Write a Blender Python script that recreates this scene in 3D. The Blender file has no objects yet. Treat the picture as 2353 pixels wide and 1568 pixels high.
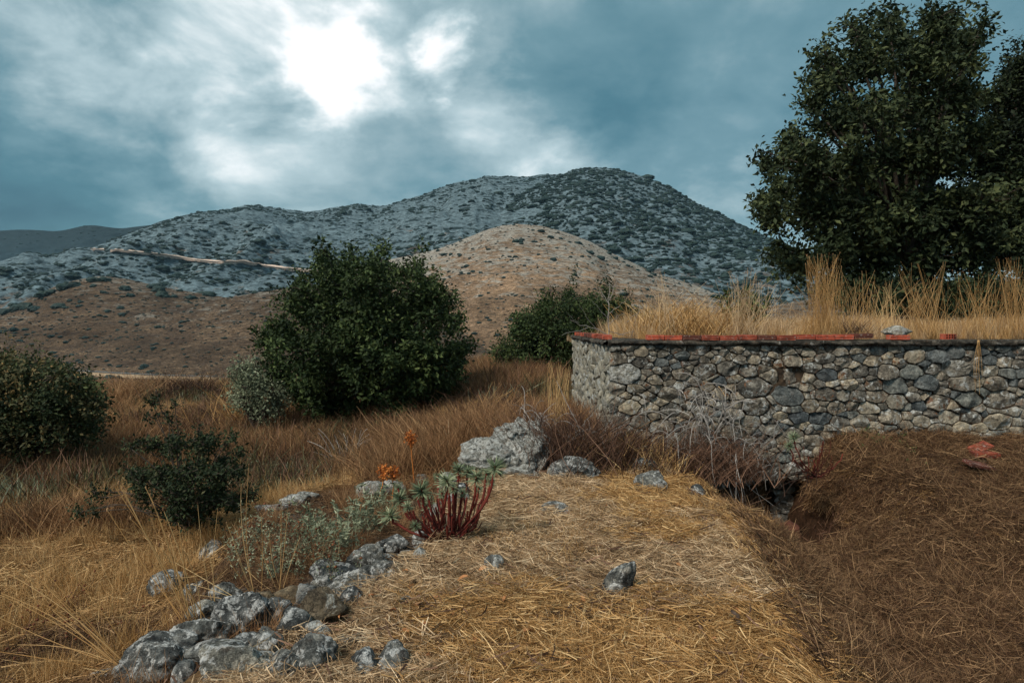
import bpy, bmesh, math, random
import numpy as np
from mathutils import Vector, Matrix, Euler
RS = np.random.RandomState
scene = bpy.context.scene
COL = scene.collection
# ------------------------------------------------------------------ camera
F = 1568.0; CU = 1176.0; CV = 784.0            # the photograph measured on a 2352 x 1568 sheet
PITCH = math.atan(34.0 / F)                     # the eye looks slightly down; the eye is the world's origin
cam_d = bpy.data.cameras.new('camera'); cam = bpy.data.objects.new('camera', cam_d); COL.objects.link(cam)
cam_d.sensor_width = 36.0; cam_d.lens = 24.0; cam_d.clip_start = 0.05; cam_d.clip_end = 20000
cam.rotation_euler = (math.radians(90) - PITCH, 0, 0)
scene.camera = cam
# ------------------------------------------------------------------ light and exposure
SUN_EL, SUN_AZ = math.radians(46), math.radians(-136)   # azimuth from +Y, clockwise positive: from the left and a little behind
sun_d = bpy.data.lights.new('sun', 'SUN'); sun_d.energy = 1.5; sun_d.angle = math.radians(10); sun_d.color = (1.0, .9, .76)
sun = bpy.data.objects.new('sun', sun_d); COL.objects.link(sun)
sdir = Vector((math.sin(SUN_AZ) * math.cos(SUN_EL), math.cos(SUN_AZ) * math.cos(SUN_EL), math.sin(SUN_EL)))
sun.rotation_euler = sdir.to_track_quat('Z', 'Y').to_euler()
scene.view_settings.view_transform = 'Standard'; scene.view_settings.look = 'None'
scene.view_settings.exposure = 1.4; scene.view_settings.gamma = 1.0; scene.view_settings.use_curve_mapping = False
scene.cycles.max_bounces = 5; scene.cycles.diffuse_bounces = 2; scene.cycles.glossy_bounces = 1
scene.cycles.transparent_max_bounces = 4; scene.cycles.volume_bounces = 0; scene.cycles.transmission_bounces = 2
scene.cycles.use_denoising = True

def px(u, v, Y):
    """world point that stands Y metres ahead in the direction of (u, v) on the sheet (arrays allowed)"""
    a = (np.asarray(u, float) - CU) / F; b = (CV - np.asarray(v, float)) / F
    c, s = math.cos(PITCH), math.sin(PITCH)
    dy = b * s + c; dz = b * c - s
    k = np.asarray(Y, float) / dy
    return np.stack(np.broadcast_arrays(a * k, dy * k, dz * k), -1)

def udir(u, v):
    d = px(u, v, 1.0); return d / np.linalg.norm(d)

class NT:
    """tiny node helper"""
    def __init__(s, tree): s.t = tree; s.n = tree.nodes; s.l = tree.links
    def new(s, typ, **kw):
        nd = s.n.new(typ)
        for k, v in kw.items(): setattr(nd, k, v)
        return nd
    def set(s, sock, val):
        if hasattr(val, 'is_linked') or isinstance(val, bpy.types.NodeSocket): s.l.new(val, sock)
        else:
            try: sock.default_value = val
            except Exception: sock.default_value = tuple(val) + (1,)
    def math(s, op, a, b=0.0, c=0.0, clamp=False):
        m = s.new('ShaderNodeMath', operation=op, use_clamp=clamp)
        s.set(m.inputs[0], a); s.set(m.inputs[1], b)
        if op in ('MULTIPLY_ADD', 'SMOOTH_MIN', 'WRAP', 'COMPARE'): s.set(m.inputs[2], c)
        return m.outputs[0]
    def vec(s, op, a, b=(0, 0, 0)):
        m = s.new('ShaderNodeVectorMath', operation=op); s.set(m.inputs[0], a)
        if op == 'SCALE': s.set(m.inputs['Scale'], b)
        elif op not in ('NORMALIZE', 'LENGTH'): s.set(m.inputs[1], b)
        return m.outputs['Value'] if op in ('DOT_PRODUCT', 'LENGTH') else m.outputs[0]
    def noise(s, vec, scale, detail=4, rough=.55, dist=0.0):
        m = s.new('ShaderNodeTexNoise'); s.set(m.inputs['Vector'], vec); m.inputs['Scale'].default_value = scale
        m.inputs['Detail'].default_value = detail; m.inputs['Roughness'].default_value = rough; m.inputs['Distortion'].default_value = dist
        return m
    def voro(s, vec, scale, feature='F1', rand=1.0):
        m = s.new('ShaderNodeTexVoronoi', feature=feature); s.set(m.inputs['Vector'], vec); m.inputs['Scale'].default_value = scale
        m.inputs['Randomness'].default_value = rand
        return m
    def ramp(s, fac, stops, interp='LINEAR'):
        m = s.new('ShaderNodeValToRGB'); e = m.color_ramp.elements; m.color_ramp.interpolation = interp
        for i, (p, c) in enumerate(stops):
            el = e[i] if i < 2 else e.new(p)
            el.position = p
            el.color = (c, c, c, 1) if isinstance(c, (int, float)) else (*c, 1)
        s.set(m.inputs[0], fac); return m.outputs[0]
    def mix(s, fac, a, b, mode='MIX'):
        m = s.new('ShaderNodeMix', data_type='RGBA', blend_type=mode)
        s.set(m.inputs[0], fac); s.set(m.inputs[6], a); s.set(m.inputs[7], b); return m.outputs[2]
    def sstep(s, x, lo, hi):
        m = s.new('ShaderNodeMapRange', interpolation_type='SMOOTHSTEP'); s.set(m.inputs[0], x)
        m.inputs[1].default_value = lo; m.inputs[2].default_value = hi; m.inputs[3].default_value = 0; m.inputs[4].default_value = 1
        return m.outputs[0]

# ------------------------------------------------------------------ world: broken storm cloud
world = bpy.data.worlds.new('World'); scene.world = world; world.use_nodes = True
w = NT(world.node_tree); w.n.clear()
tc = w.new('ShaderNodeTexCoord').outputs['Generated']
sep = w.new('ShaderNodeSeparateXYZ'); w.set(sep.inputs[0], tc)
zc = w.math('MAXIMUM', sep.outputs[2], 0.0)
den = w.math('ADD', zc, 0.42)
cv = w.new('ShaderNodeCombineXYZ')
w.set(cv.inputs[0], w.math('DIVIDE', sep.outputs[0], den)); w.set(cv.inputs[1], w.math('DIVIDE', sep.outputs[1], den)); w.set(cv.inputs[2], 3.7)
layer = cv.outputs[0]
warp = w.noise(layer, 1.3, 6, .6)
warp2 = w.noise(layer, 4.2, 8, .65)
wv = w.vec('ADD', w.vec('SCALE', w.vec('SUBTRACT', warp.outputs['Color'], (.5, .5, .5)), .26), w.vec('SCALE', w.vec('SUBTRACT', warp2.outputs['Color'], (.5, .5, .5)), .16))
dwarp = w.vec('NORMALIZE', w.vec('ADD', tc, wv))
def blob(u, v, rin, rout, amp):
    d = udir(u, v)
    dt = w.vec('DOT_PRODUCT', dwarp, tuple(d))
    return w.math('MULTIPLY', w.sstep(dt, math.cos(math.radians(rout)), math.cos(math.radians(rin))), amp)
n1 = w.noise(layer, 1.5, 9, .55, .2); n2 = w.noise(layer, 3.9, 8, .56, .25)
b = w.math('MULTIPLY_ADD', w.math('SUBTRACT', n1.outputs[0], .5), .55, .505)
b = w.math('MULTIPLY_ADD', w.math('SUBTRACT', n2.outputs[0], .5), .66, b)
n3 = w.noise(layer, 11, 8, .62, .3); b = w.math('MULTIPLY_ADD', w.math('SUBTRACT', n3.outputs[0], .5), .14, b)
pos = w.math('ADD', 0.0, 0.0)
for args in [(720, 0, .5, 12, .22), (810, 170, .5, 7, .12), (1045, 110, .1, 3.4, .30), (1045, 110, 1, 7, .08), (500, 110, 2, 15, .12), (430, 300, 2, 12, .04), (650, 330, 1, 7, .03),
             (1310, 345, .5, 5, .15), (1700, 500, .5, 6, .20), (1200, 270, .5, 5, .08), (1130, 200, 1, 4, .06), (300, 180, 2, 10, .06), (60, 110, 1, 8, .08),
             (100, 480, 2, 12, -.24), (-60, 330, 2, 10, -.16), (1400, 210, 1, 8, -.12), (1480, 40, 2, 11, -.08), (1950, 60, 3, 14, -.06), (250, 10, 1, 6, -.10), (1060, 430, 1, 5, -.05), (700, 330, 1, 4, -.06), (930, 60, .3, 4.0, -.16), (1180, 60, .5, 5, -.08)]:
    if args[4] > 0: pos = w.math('ADD', pos, blob(*args))
    else: b = w.math('ADD', b, blob(*args))
b = w.math('ADD', b, w.math('MULTIPLY', pos, w.math('MULTIPLY_ADD', w.sstep(n2.outputs[0], .30, .68), 1.0, .28)))
b = w.math('MULTIPLY_ADD', w.sstep(sep.outputs[2], .50, 1.0), .12, b)        # an overcast sky grows brighter towards the zenith
skycol = w.ramp(b, [(.0, (.010, .042, .058)), (.22, (.024, .072, .090)), (.42, (.060, .116, .134)), (.58, (.122, .176, .190)), (.74, (.195, .250, .262)), (.88, (.31, .345, .35)), (1.0, (.46, .46, .46))])
low = w.sstep(sep.outputs[2], -.25, -.02)
skycol = w.mix(low, (.12, .13, .12, 1), skycol)
bg1 = w.new('ShaderNodeBackground'); w.set(bg1.inputs[0], skycol); bg1.inputs[1].default_value = 1.0
nish = w.new('ShaderNodeTexSky', sky_type='NISHITA'); nish.sun_disc = False; nish.sun_elevation = SUN_EL; nish.sun_rotation = SUN_AZ
bg2 = w.new('ShaderNodeBackground'); w.set(bg2.inputs[0], nish.outputs[0]); bg2.inputs[1].default_value = .06
mx = w.new('ShaderNodeMixShader'); mx.inputs[0].default_value = .10
w.l.new(bg1.outputs[0], mx.inputs[1]); w.l.new(bg2.outputs[0], mx.inputs[2])
out = w.new('ShaderNodeOutputWorld'); w.l.new(mx.outputs[0], out.inputs[0])

# ------------------------------------------------------------------ noise in numpy
def _h(ix, iy, iz, seed):
    n = (ix * 374761393 + iy * 668265263 + iz * 2147483647 + seed * 1274126177) & 0xffffffff
    n = ((n ^ (n >> 13)) * 1274126177) & 0xffffffff
    n = (n ^ (n >> 16)) & 0xffffffff
    return n / 4294967295.0
def vnoise(p, seed=0):
    p = np.asarray(p, float)
    i = np.floor(p).astype(np.int64); f = p - i; f = f * f * f * (f * (f * 6 - 15) + 10)
    x, y, z = i[..., 0], i[..., 1], i[..., 2]; fx, fy, fz = f[..., 0], f[..., 1], f[..., 2]
    def L(a, b, t): return a + (b - a) * t
    return L(L(L(_h(x, y, z, seed), _h(x+1, y, z, seed), fx), L(_h(x, y+1, z, seed), _h(x+1, y+1, z, seed), fx), fy),
             L(L(_h(x, y, z+1, seed), _h(x+1, y, z+1, seed), fx), L(_h(x, y+1, z+1, seed), _h(x+1, y+1, z+1, seed), fx), fy), fz) * 2 - 1
def fbm(p, octv=4, seed=0, ridged=False):
    p = np.asarray(p, float); s = 0; a = 1.0; tot = 0
    for k in range(octv):
        n = vnoise(p * (2 ** k) + 17.3 * k, seed + k)
        if ridged: n = 1 - 2 * np.abs(n)
        s = s + a * n; tot += a; a *= .5
    return s / tot
def sst(a, b, x):
    t = np.clip((np.asarray(x, float) - a) / (b - a), 0, 1); return t * t * (3 - 2 * t)
def xyz(x, y, z=0.0): return np.stack(np.broadcast_arrays(np.asarray(x, float), np.asarray(y, float), np.asarray(z, float)), -1)

# ------------------------------------------------------------------ mesh helpers
def make_mesh(name, V, faces, mat=None, col=None, smooth=False):
    V = np.asarray(V, np.float32).reshape(-1, 3); me = bpy.data.meshes.new(name)
    faces = [np.asarray(f, np.int64) for f in (faces if isinstance(faces, list) else [faces]) if len(f)]
    loops = np.concatenate([f.ravel() for f in faces]); sizes = np.concatenate([np.full(len(f), f.shape[1]) for f in faces])
    me.vertices.add(len(V)); me.vertices.foreach_set('co', V.ravel())
    me.loops.add(len(loops)); me.loops.foreach_set('vertex_index', loops.astype(np.int32))
    me.polygons.add(len(sizes)); st = np.concatenate([[0], np.cumsum(sizes)[:-1]])
    me.polygons.foreach_set('loop_start', st.astype(np.int32)); me.polygons.foreach_set('loop_total', sizes.astype(np.int32))
    me.polygons.foreach_set('use_smooth', np.full(len(sizes), smooth))
    if col is not None:
        c = np.ones((len(V), 4), np.float32); col = np.asarray(col, np.float32)
        c[:, :3] = col.reshape(len(V), -1) if col.ndim > 1 else col[:, None]
        at = me.color_attributes.new('tone', 'FLOAT_COLOR', 'POINT'); at.data.foreach_set('color', c.ravel())
    me.update(calc_edges=True)
    if mat: me.materials.append(mat)
    return me
def link(name, me, parent=None, loc=None):
    o = bpy.data.objects.new(name, me); COL.objects.link(o)
    if loc is not None: o.location = loc
    if parent is not None: o.parent = parent
    return o
def tag(o, label=None, cat=None, group=None, kind=None):
    if label: o['label'] = label
    if cat: o['category'] = cat
    if group: o['group'] = group
    if kind: o['kind'] = kind
    return o
def empty(name, loc, label, cat, group=None):
    o = bpy.data.objects.new(name, None); COL.objects.link(o); o.location = loc; o.empty_display_size = .1
    return tag(o, label, cat, group)
class Acc:
    """collects pieces of geometry"""
    def __init__(s): s.V = []; s.Q = []; s.T = []; s.C = []; s.n = 0
    def add(s, V, Q=None, T=None, C=None):
        V = np.asarray(V, float).reshape(-1, 3)
        if Q is not None and len(Q): s.Q.append(np.asarray(Q) + s.n)
        if T is not None and len(T): s.T.append(np.asarray(T) + s.n)
        s.V.append(V); s.C.append(np.full(len(V), .5) if C is None else np.broadcast_to(C, (len(V),)).astype(float)); s.n += len(V)
    def mesh(s, name, mat, smooth=True):
        F_ = []
        if s.Q: F_.append(np.concatenate(s.Q))
        if s.T: F_.append(np.concatenate(s.T))
        return make_mesh(name, np.concatenate(s.V), F_, mat, np.concatenate(s.C), smooth)
def tube(acc, pts, r0, r1, sides=4, c=.5):
    pts = np.asarray(pts, float); n = len(pts); t = np.gradient(pts, axis=0); t /= np.linalg.norm(t, axis=1)[:, None] + 1e-9
    up = np.array([0, 0, 1.]) if abs(t[:, 2]).mean() < .8 else np.array([1., 0, 0])
    a = np.cross(t, up); a /= np.linalg.norm(a, axis=1)[:, None] + 1e-9; b_ = np.cross(t, a)
    r = np.linspace(r0, r1, n)[:, None, None]; th = np.arange(sides) * 2 * math.pi / sides
    ring = pts[:, None] + r * (a[:, None] * np.cos(th)[None, :, None] + b_[:, None] * np.sin(th)[None, :, None])
    i = np.arange(n - 1)[:, None] * sides; j = np.arange(sides)[None]; k = (j + 1) % sides
    Q = np.stack([i + j, i + k, i + sides + k, i + sides + j], -1).reshape(-1, 4)
    acc.add(ring.reshape(-1, 3), Q, C=c)
    acc.Q.append(np.array([[0, 3, 2, 1]]) + acc.n - sides * n) if sides == 4 else None
def blades(rs, n, base, tip, width, seg=3, sag=.0, tone=(.2, 1.0)):
    """n thin ribbons from base to tip (n x 3 arrays), bent by sag; returns V, Q, C"""
    d = tip - base; L = np.linalg.norm(d, axis=1)
    side = np.cross(d, rs.normal(size=(n, 3))); side /= np.linalg.norm(side, axis=1)[:, None] + 1e-9
    bend = rs.normal(size=(n, 3)) * np.array([1, 1, .3]); 
    t = np.linspace(0, 1, seg + 1)
    P = base[:, None] + d[:, None] * t[None, :, None] + (bend * L[:, None] * sag)[:, None] * (t * t - t * .5)[None, :, None]
    wd = (np.asarray(width) * np.ones(n))[:, None, None] * (1 - .75 * t ** 2)[None, :, None] * .5
    V = np.stack([P - side[:, None] * wd, P + side[:, None] * wd], 2).reshape(-1, 3)
    o = np.arange(n)[:, None] * 2 * (seg + 1) + np.arange(seg)[None] * 2
    Q = np.stack([o, o + 1, o + 3, o + 2], -1).reshape(-1, 4)
    C = np.repeat(rs.uniform(*tone, n), 2 * (seg + 1))
    return V, Q, C

_ico = {}
def ico(sub):
    if sub not in _ico:
        bm = bmesh.new(); bmesh.ops.create_icosphere(bm, subdivisions=sub, radius=1)
        V = np.array([v.co[:] for v in bm.verts]); T = np.array([[v.index for v in f.verts] for f in bm.faces]); bm.free()
        _ico[sub] = (V / np.linalg.norm(V, axis=1)[:, None], T)
    return _ico[sub]
def rock_shape(seed, size, sub=4, planes=13, rough=.05, sharp=55.0):
    """an angular limestone block: a rounded convex cut by random planes, cracked by noise"""
    rs = RS(seed); d, T = ico(sub)
    nrm = rs.normal(size=(planes, 3)); nrm /= np.linalg.norm(nrm, axis=1)[:, None]; h = rs.uniform(.60, .90, planes)
    q = np.maximum(d @ nrm.T, .02); rr = h[None] / q
    rr = np.concatenate([rr, np.full((len(d), 1), 1.0)], 1)
    r = -np.log(np.exp(-sharp * rr).sum(1)) / sharp
    V = d * r[:, None]
    off = rs.uniform(0, 50, 3)
    r2 = rough * (fbm(V * 2.2 + off, 4, seed) + .8 * np.minimum(0, fbm(V * np.array([1.5, 1.5, 3.0]) + off + 9, 3, seed + 5, True)))
    r3 = .35 * rough * fbm(V * 9 + off, 3, seed + 2, True)
    V = V + d * (r2 * 2.1 + r3 * 1.6)[:, None]
    return V * np.asarray(size), T

# ------------------------------------------------------------------ the ground
def I(y, ys, xs): return np.interp(y, ys, xs)
def xL(y): return I(y, [2, 2.6, 3.2, 3.64, 4.4, 5, 7, 8, 9, 11], [-2.5, -2.1, -1.8, -1.42, -1.0, -.9, -.6, -.3, .1, .6])
def xL2(y): return I(y, [3, 5.1, 6.2, 7.8, 9, 10], [-2.6, -2.5, -2.75, -3.0, -2.6, -1.5])
def xR(y): return I(y, [2, 2.5, 3.1, 4.4, 5.4, 6.8, 7.6, 8.5], [1.3, 1.3, 1.4, 1.62, 1.82, 1.88, 1.88, 1.92])
def G(x, y, fine=True):
    x = np.asarray(x, float); y = np.asarray(y, float)
    wob = .12 * vnoise(xyz(x * 1.7, y * 1.7, 3.), 5)
    zF = -1.85 - .95 * sst(0, -4.5, x) - .06 * np.maximum(0, -x - 4) * (1 - .75 * sst(12, 24, y)) + .003 * np.maximum(0, y - 16)
    z = zF + .16 * fbm(xyz(x * .35, y * .35, 1.), 3, 2)
    tm = sst(0, .28, x - xL2(y) + wob) * (1 - sst(8, 10, y)); z = z + (-2.08 - z) * tm
    mm = sst(-.1, .35, x - xL(y) + wob) * (1 - sst(8.5, 12, y)); z = z + (-1.62 + .03 * np.clip(y - 5, -3, 3) * 0 - z) * mm
    xh = .85 + .95 * np.clip(8.1 - y, 0, 2.5); xr = sst(0, 1, (x - 3.0 + .25 * np.clip(8.1 - y, 0, 2)) / xh); zH = I(y, [2, 5.5, 7, 8.5], [-2.15, -2.15, -1.84, -1.38]) * xr + I(y, [2, 5.5, 7, 8.5], [-2.15, -2.3, -2.32, -2.45]) * (1 - xr) + .06 * fbm(xyz(x * .9, y * .9, 4.), 3, 8)
    rm = sst(-.05, 1, (x - xR(y) + wob) / (.95 - .5 * sst(5.6, 7, y))) * (1 - sst(9, 9.3, y)) ; z = z + (zH - z) * rm
    pit = np.exp(-(np.abs((x - 2.95) / np.where(x > 2.95, .80, .88)) ** 4.0 + ((y - 8.3) / 1.15) ** 4)); z = z + (-2.80 - z) * pit
    if fine: z = z + .022 * fbm(xyz(x * 3.1, y * 3.1, 7.), 3, 4) 
    pf = sst(8.86, 8.98, y) * sst(1.62, 1.74, x) * (1 - sst(13.6, 16.5, y) * (1 - sst(2.5, 6, x)) ); zp = -.17 + .03 * fbm(xyz(x, y, 0.), 2, 3) + .05 * sst(9, 11, y)
    z = z + (zp - z) * pf
    r = np.hypot(x, y); cr = 33 + 2.5 * vnoise(xyz(x * .05, y * .05, 0.), 9)
    fall = np.maximum(0, r - cr); z = z - (.15 * fall - .15 * 6 * (1 - np.exp(-fall / 6)))
    floor = -23 + 1.2 * fbm(xyz(x * .01, y * .01, 0.), 3, 11)
    k = sst(-26, -16, z); z = np.maximum(z, floor) * k + floor * (1 - k) if True else z
    return z
def gz(x, y): return float(G(np.array([x]), np.array([y]))[0])
def hit(u, v, y0=2.2, y1=40):
    """where the ray through (u, v) first meets the ground"""
    ys = np.geomspace(y0, y1, 1500); P = px(u, v, ys); g = G(P[:, 0], P[:, 1]); k = np.argmax(P[:, 2] <= g)
    if P[k, 2] > g[k]: k = len(ys) - 1
    return P[k]
# ------------------------------------------------------------------ materials
MATS = {}
def mat(name, fn, rough=.85, spec=.25):
    m = bpy.data.materials.new(name); m.use_nodes = True; t = NT(m.node_tree)
    bsdf = [n for n in t.n if n.type == 'BSDF_PRINCIPLED'][0]
    bsdf.inputs['Roughness'].default_value = rough; bsdf.inputs['Specular IOR Level'].default_value = spec
    t.bsdf = bsdf; fn(t); MATS[name] = m; return m
def base(t, c): t.set(t.bsdf.inputs['Base Color'], c)
def bump(t, h, strength=.5, dist=.02):
    b_ = t.new('ShaderNodeBump'); b_.inputs['Strength'].default_value = strength; b_.inputs['Distance'].default_value = dist
    t.set(b_.inputs['Height'], h); t.l.new(b_.outputs[0], t.bsdf.inputs['Normal'])
def obj(t): return t.new('ShaderNodeTexCoord').outputs['Object']
def tone(t):
    a = t.new('ShaderNodeAttribute'); a.attribute_name = 'tone'; return a
def rnd(t): return t.new('ShaderNodeObjectInfo').outputs['Random']
def geo(t): return t.new('ShaderNodeNewGeometry').outputs['Position']

def straw(name, c0, c1, c2, trans=.25):
    def f(t):
        a = tone(t).outputs['Fac']; r = rnd(t)
        x = t.math('ADD', t.math('MULTIPLY', a, .72), t.math('MULTIPLY', r, .28))
        c = t.ramp(x, [(.08, c0), (.55, c1), (1, c2)]); base(t, c)
        d = t.new('ShaderNodeBsdfTranslucent'); t.set(d.inputs[0], c)
        m = t.new('ShaderNodeMixShader'); m.inputs[0].default_value = trans
        o = [n for n in t.n if n.type == 'OUTPUT_MATERIAL'][0]
        t.l.new(t.bsdf.outputs[0], m.inputs[1]); t.l.new(d.outputs[0], m.inputs[2]); t.l.new(m.outputs[0], o.inputs[0])
    return mat(name, f, .7, .2)
straw('straw_pale', (.060, .032, .016), (.46, .305, .170), (.92, .73, .50))
straw('straw_gold', (.10, .045, .014), (.48, .275, .105), (.88, .64, .34))
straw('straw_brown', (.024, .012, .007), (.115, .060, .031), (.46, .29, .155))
straw('straw_rust', (.045, .020, .010), (.25, .130, .062), (.60, .38, .20))
straw('straw_field', (.070, .034, .014), (.42, .245, .105), (.84, .60, .31))
straw('twig_brown', (.022, .011, .008), (.085, .044, .028), (.26, .15, .10), .05)
straw('twig_grey', (.11, .10, .095), (.28, .26, .245), (.54, .51, .48), .0)
straw('leaf_oak', (.010, .020, .008), (.042, .068, .022), (.17, .215, .075), .18)
straw('leaf_oak_dark', (.006, .012, .006), (.024, .038, .016), (.105, .125, .050), .15)
straw('leaf_olive', (.030, .034, .018), (.085, .085, .040), (.24, .15, .06), .18)
straw('leaf_sage', (.07, .085, .05), (.19, .22, .14), (.42, .45, .32), .18)
straw('leaf_spurge', (.06, .09, .05), (.19, .235, .14), (.46, .50, .33), .2)
straw('stem_red', (.030, .009, .008), (.15, .026, .018), (.34, .085, .05), .05)
straw('head_brown', (.030, .010, .005), (.10, .030, .012), (.24, .09, .04), .0)
straw('flower_rust', (.15, .035, .01), (.48, .14, .03), (.75, .32, .08), .1)
straw('leaf_fallen', (.22, .08, .03), (.48, .23, .10), (.70, .45, .22), .2)
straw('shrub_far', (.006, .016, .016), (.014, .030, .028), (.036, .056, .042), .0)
def f(t):
    o = obj(t); n = t.noise(o, 9, 5); c = t.ramp(n.outputs[0], [(.3, (.025, .018, .014)), (.7, (.10, .08, .065))]); base(t, c); bump(t, n.outputs[0], .6, .02)
mat('bark', f, .9)
def f(t):
    o = obj(t); n = t.noise(o, 14, 5); c = t.ramp(n.outputs[0], [(.35, (.016, .010, .008)), (.55, (.06, .040, .032)), (.75, (.25, .18, .14))]); base(t, c); bump(t, n.outputs[0], .8, .01)
mat('dead_wood', f, .9)

def rockmat(name, dark, mid, light, lichen, lo=.56, hi=.64, rust=.0, scale=1.0, dark_amt=.42, detail=7):
    def f(t):
        oi = t.new('ShaderNodeObjectInfo'); p = t.vec('ADD', obj(t), t.vec('SCALE', oi.outputs['Location'], 1.7))
        a = t.noise(p, 4 * scale, 8, .62, .4); b2 = t.noise(p, 13 * scale, detail, .66, .2); c2 = t.noise(t.vec('ADD', p, (5, 2, 8)), 5.5 * scale, detail, .64, .7)
        fine = t.noise(p, 60 * scale, 4, .6)
        base_c = t.ramp(t.math('ADD', t.math('MULTIPLY', a.outputs[0], .65), t.math('MULTIPLY', b2.outputs[0], .35)), [(dark_amt - .09, dark), (dark_amt + .04, mid), (.60, light)])
        base_c = t.mix(t.math('MULTIPLY', oi.outputs['Random'], .45), base_c, t.mix(1.0, base_c, (.80, .72, .60, 1), 'MULTIPLY'))
        base_c = t.mix(1, base_c, t.ramp(oi.outputs['Random'], [(0, (.62, .63, .64)), (.35, (.95, .94, .92)), (.7, (1.2, 1.16, 1.1)), (1, (1.6, 1.52, 1.38))]), 'MULTIPLY')
        li = t.math('MULTIPLY', t.sstep(c2.outputs[0], lo, hi), t.sstep(b2.outputs[0], .40, .52))
        base_c = t.mix(li, base_c, lichen)
        if rust > 0:
            c3 = t.noise(t.vec('ADD', p, (15, 1, 3)), 6 * scale, 6, .66, .5)
            ru = t.math('MULTIPLY', t.sstep(c3.outputs[0], .58, .66), rust)
            base_c = t.mix(ru, base_c, (.30, .115, .04, 1))
        # fine cracks and pits
        v = t.voro(t.vec('ADD', p, t.vec('SCALE', b2.outputs['Color'], .25)), 7 * scale, 'DISTANCE_TO_EDGE')
        cr = t.sstep(v.outputs[0], 0.0, .05)
        base_c = t.mix(t.math('MULTIPLY', t.math('SUBTRACT', 1.0, cr), .35), base_c, (.025, .022, .02, 1))
        base(t, t.mix(t.math('MULTIPLY_ADD', fine.outputs[0], .8, -.1), t.mix(1, base_c, (.62, .62, .62, 1), 'MULTIPLY'), base_c))
        h = t.math('ADD', t.math('MULTIPLY', b2.outputs[0], .7), t.math('MULTIPLY_ADD', fine.outputs[0], .25, t.math('MULTIPLY', cr, .12)))
        bump(t, h, 1.0, .06)
    return mat(name, f, .9, .3)
rockmat('limestone', (.020, .024, .027), (.16, .175, .18), (.48, .49, .48), (.76, .77, .76), .50, .57, .12, 2.1, .47)
rockmat('limestone_white', (.05, .055, .055), (.30, .31, .30), (.50, .51, .49), (.76, .77, .74), .44, .54, .30, 2.4, .44)
rockmat('limestone_tan', (.06, .045, .03), (.19, .15, .10), (.34, .28, .20), (.5, .5, .46), .60, .68, .1, 1.3, .42)
rockmat('wall_stone', (.022, .022, .021), (.24, .22, .19), (.56, .52, .45), (.70, .72, .70), .53, .60, .8, 1.5, .44)
rockmat('wall_stone_blue', (.030, .038, .046), (.13, .155, .17), (.30, .335, .35), (.55, .58, .58), .60, .70, .10, 1.5, .42)
rockmat('wall_stone_pale', (.06, .056, .05), (.34, .315, .265), (.58, .54, .46), (.66, .68, .66), .50, .62, .45, 1.5, .42)
rockmat('plaster', (.06, .065, .065), (.24, .25, .24), (.40, .41, .39), (.60, .64, .64), .50, .62, .25, 1.4, .42)
rockmat('coping_mortar', (.015, .016, .016), (.055, .052, .048), (.17, .16, .145), (.48, .48, .45), .58, .66, .25, 2.2, .44)
def f(t):
    o = geo(t); n = t.noise(o, 11, 6); c = t.ramp(n.outputs[0], [(.35, (.018, .012, .008)), (.6, (.060, .040, .026)), (.75, (.13, .085, .05))]); base(t, c); bump(t, n.outputs[0], .8, .03)
mat('wall_mortar', f, .95)
def f(t):
    p = t.vec('ADD', obj(t), t.vec('SCALE', rndloc := t.new('ShaderNodeObjectInfo').outputs['Location'], 2.0)); a = t.noise(p, 9, 6, .65); b2 = t.noise(p, 40, 5, .6)
    c = t.ramp(a.outputs[0], [(.30, (.05, .022, .016)), (.44, (.22, .056, .034)), (.62, (.36, .090, .050)), (.75, (.42, .17, .11))])
    c = t.mix(1, c, t.ramp(rnd(t), [(0, (.6, .6, .6)), (1, (1.5, 1.25, 1.2))]), 'MULTIPLY'); c = t.mix(t.math('MULTIPLY', t.math('LESS_THAN', rnd(t), .22), .55), c, (.05, .03, .026, 1))
    c = t.mix(t.math('MULTIPLY', t.sstep(b2.outputs[0], .56, .66), .6), c, (.32, .30, .27, 1)); base(t, c); bump(t, b2.outputs[0], .4, .006)
mat('fired_clay', f, .85)
def f(t):
    o = obj(t); n = t.noise(o, 3, 6); n2 = t.noise(o, 14, 5); c = t.ramp(n.outputs[0], [(.3, (.05, .018, .012)), (.7, (.15, .055, .035))]); base(t, c); bump(t, n2.outputs[0], .8, .03)
mat('red_earth', f, .95)

# the ground: colour from the zone attribute, soil and chaff grain from noise
def f(t):
    p = geo(t); a = tone(t)
    n = t.noise(p, 2.3, 8, .62); n2 = t.noise(p, 22, 6, .7, .3); n3 = t.noise(p, .12, 5, .6)
    k = t.ramp(n2.outputs[0], [(.30, .28), (.5, .85), (.72, 1.45)])
    k2 = t.ramp(n.outputs[0], [(.3, .65), (.7, 1.25)])
    c = t.mix(1, t.mix(1, a.outputs['Color'], k, 'MULTIPLY'), k2, 'MULTIPLY')
    base(t, c); bump(t, n2.outputs[0], .7, .03)
mat('soil', f, .95, .1)

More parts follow.
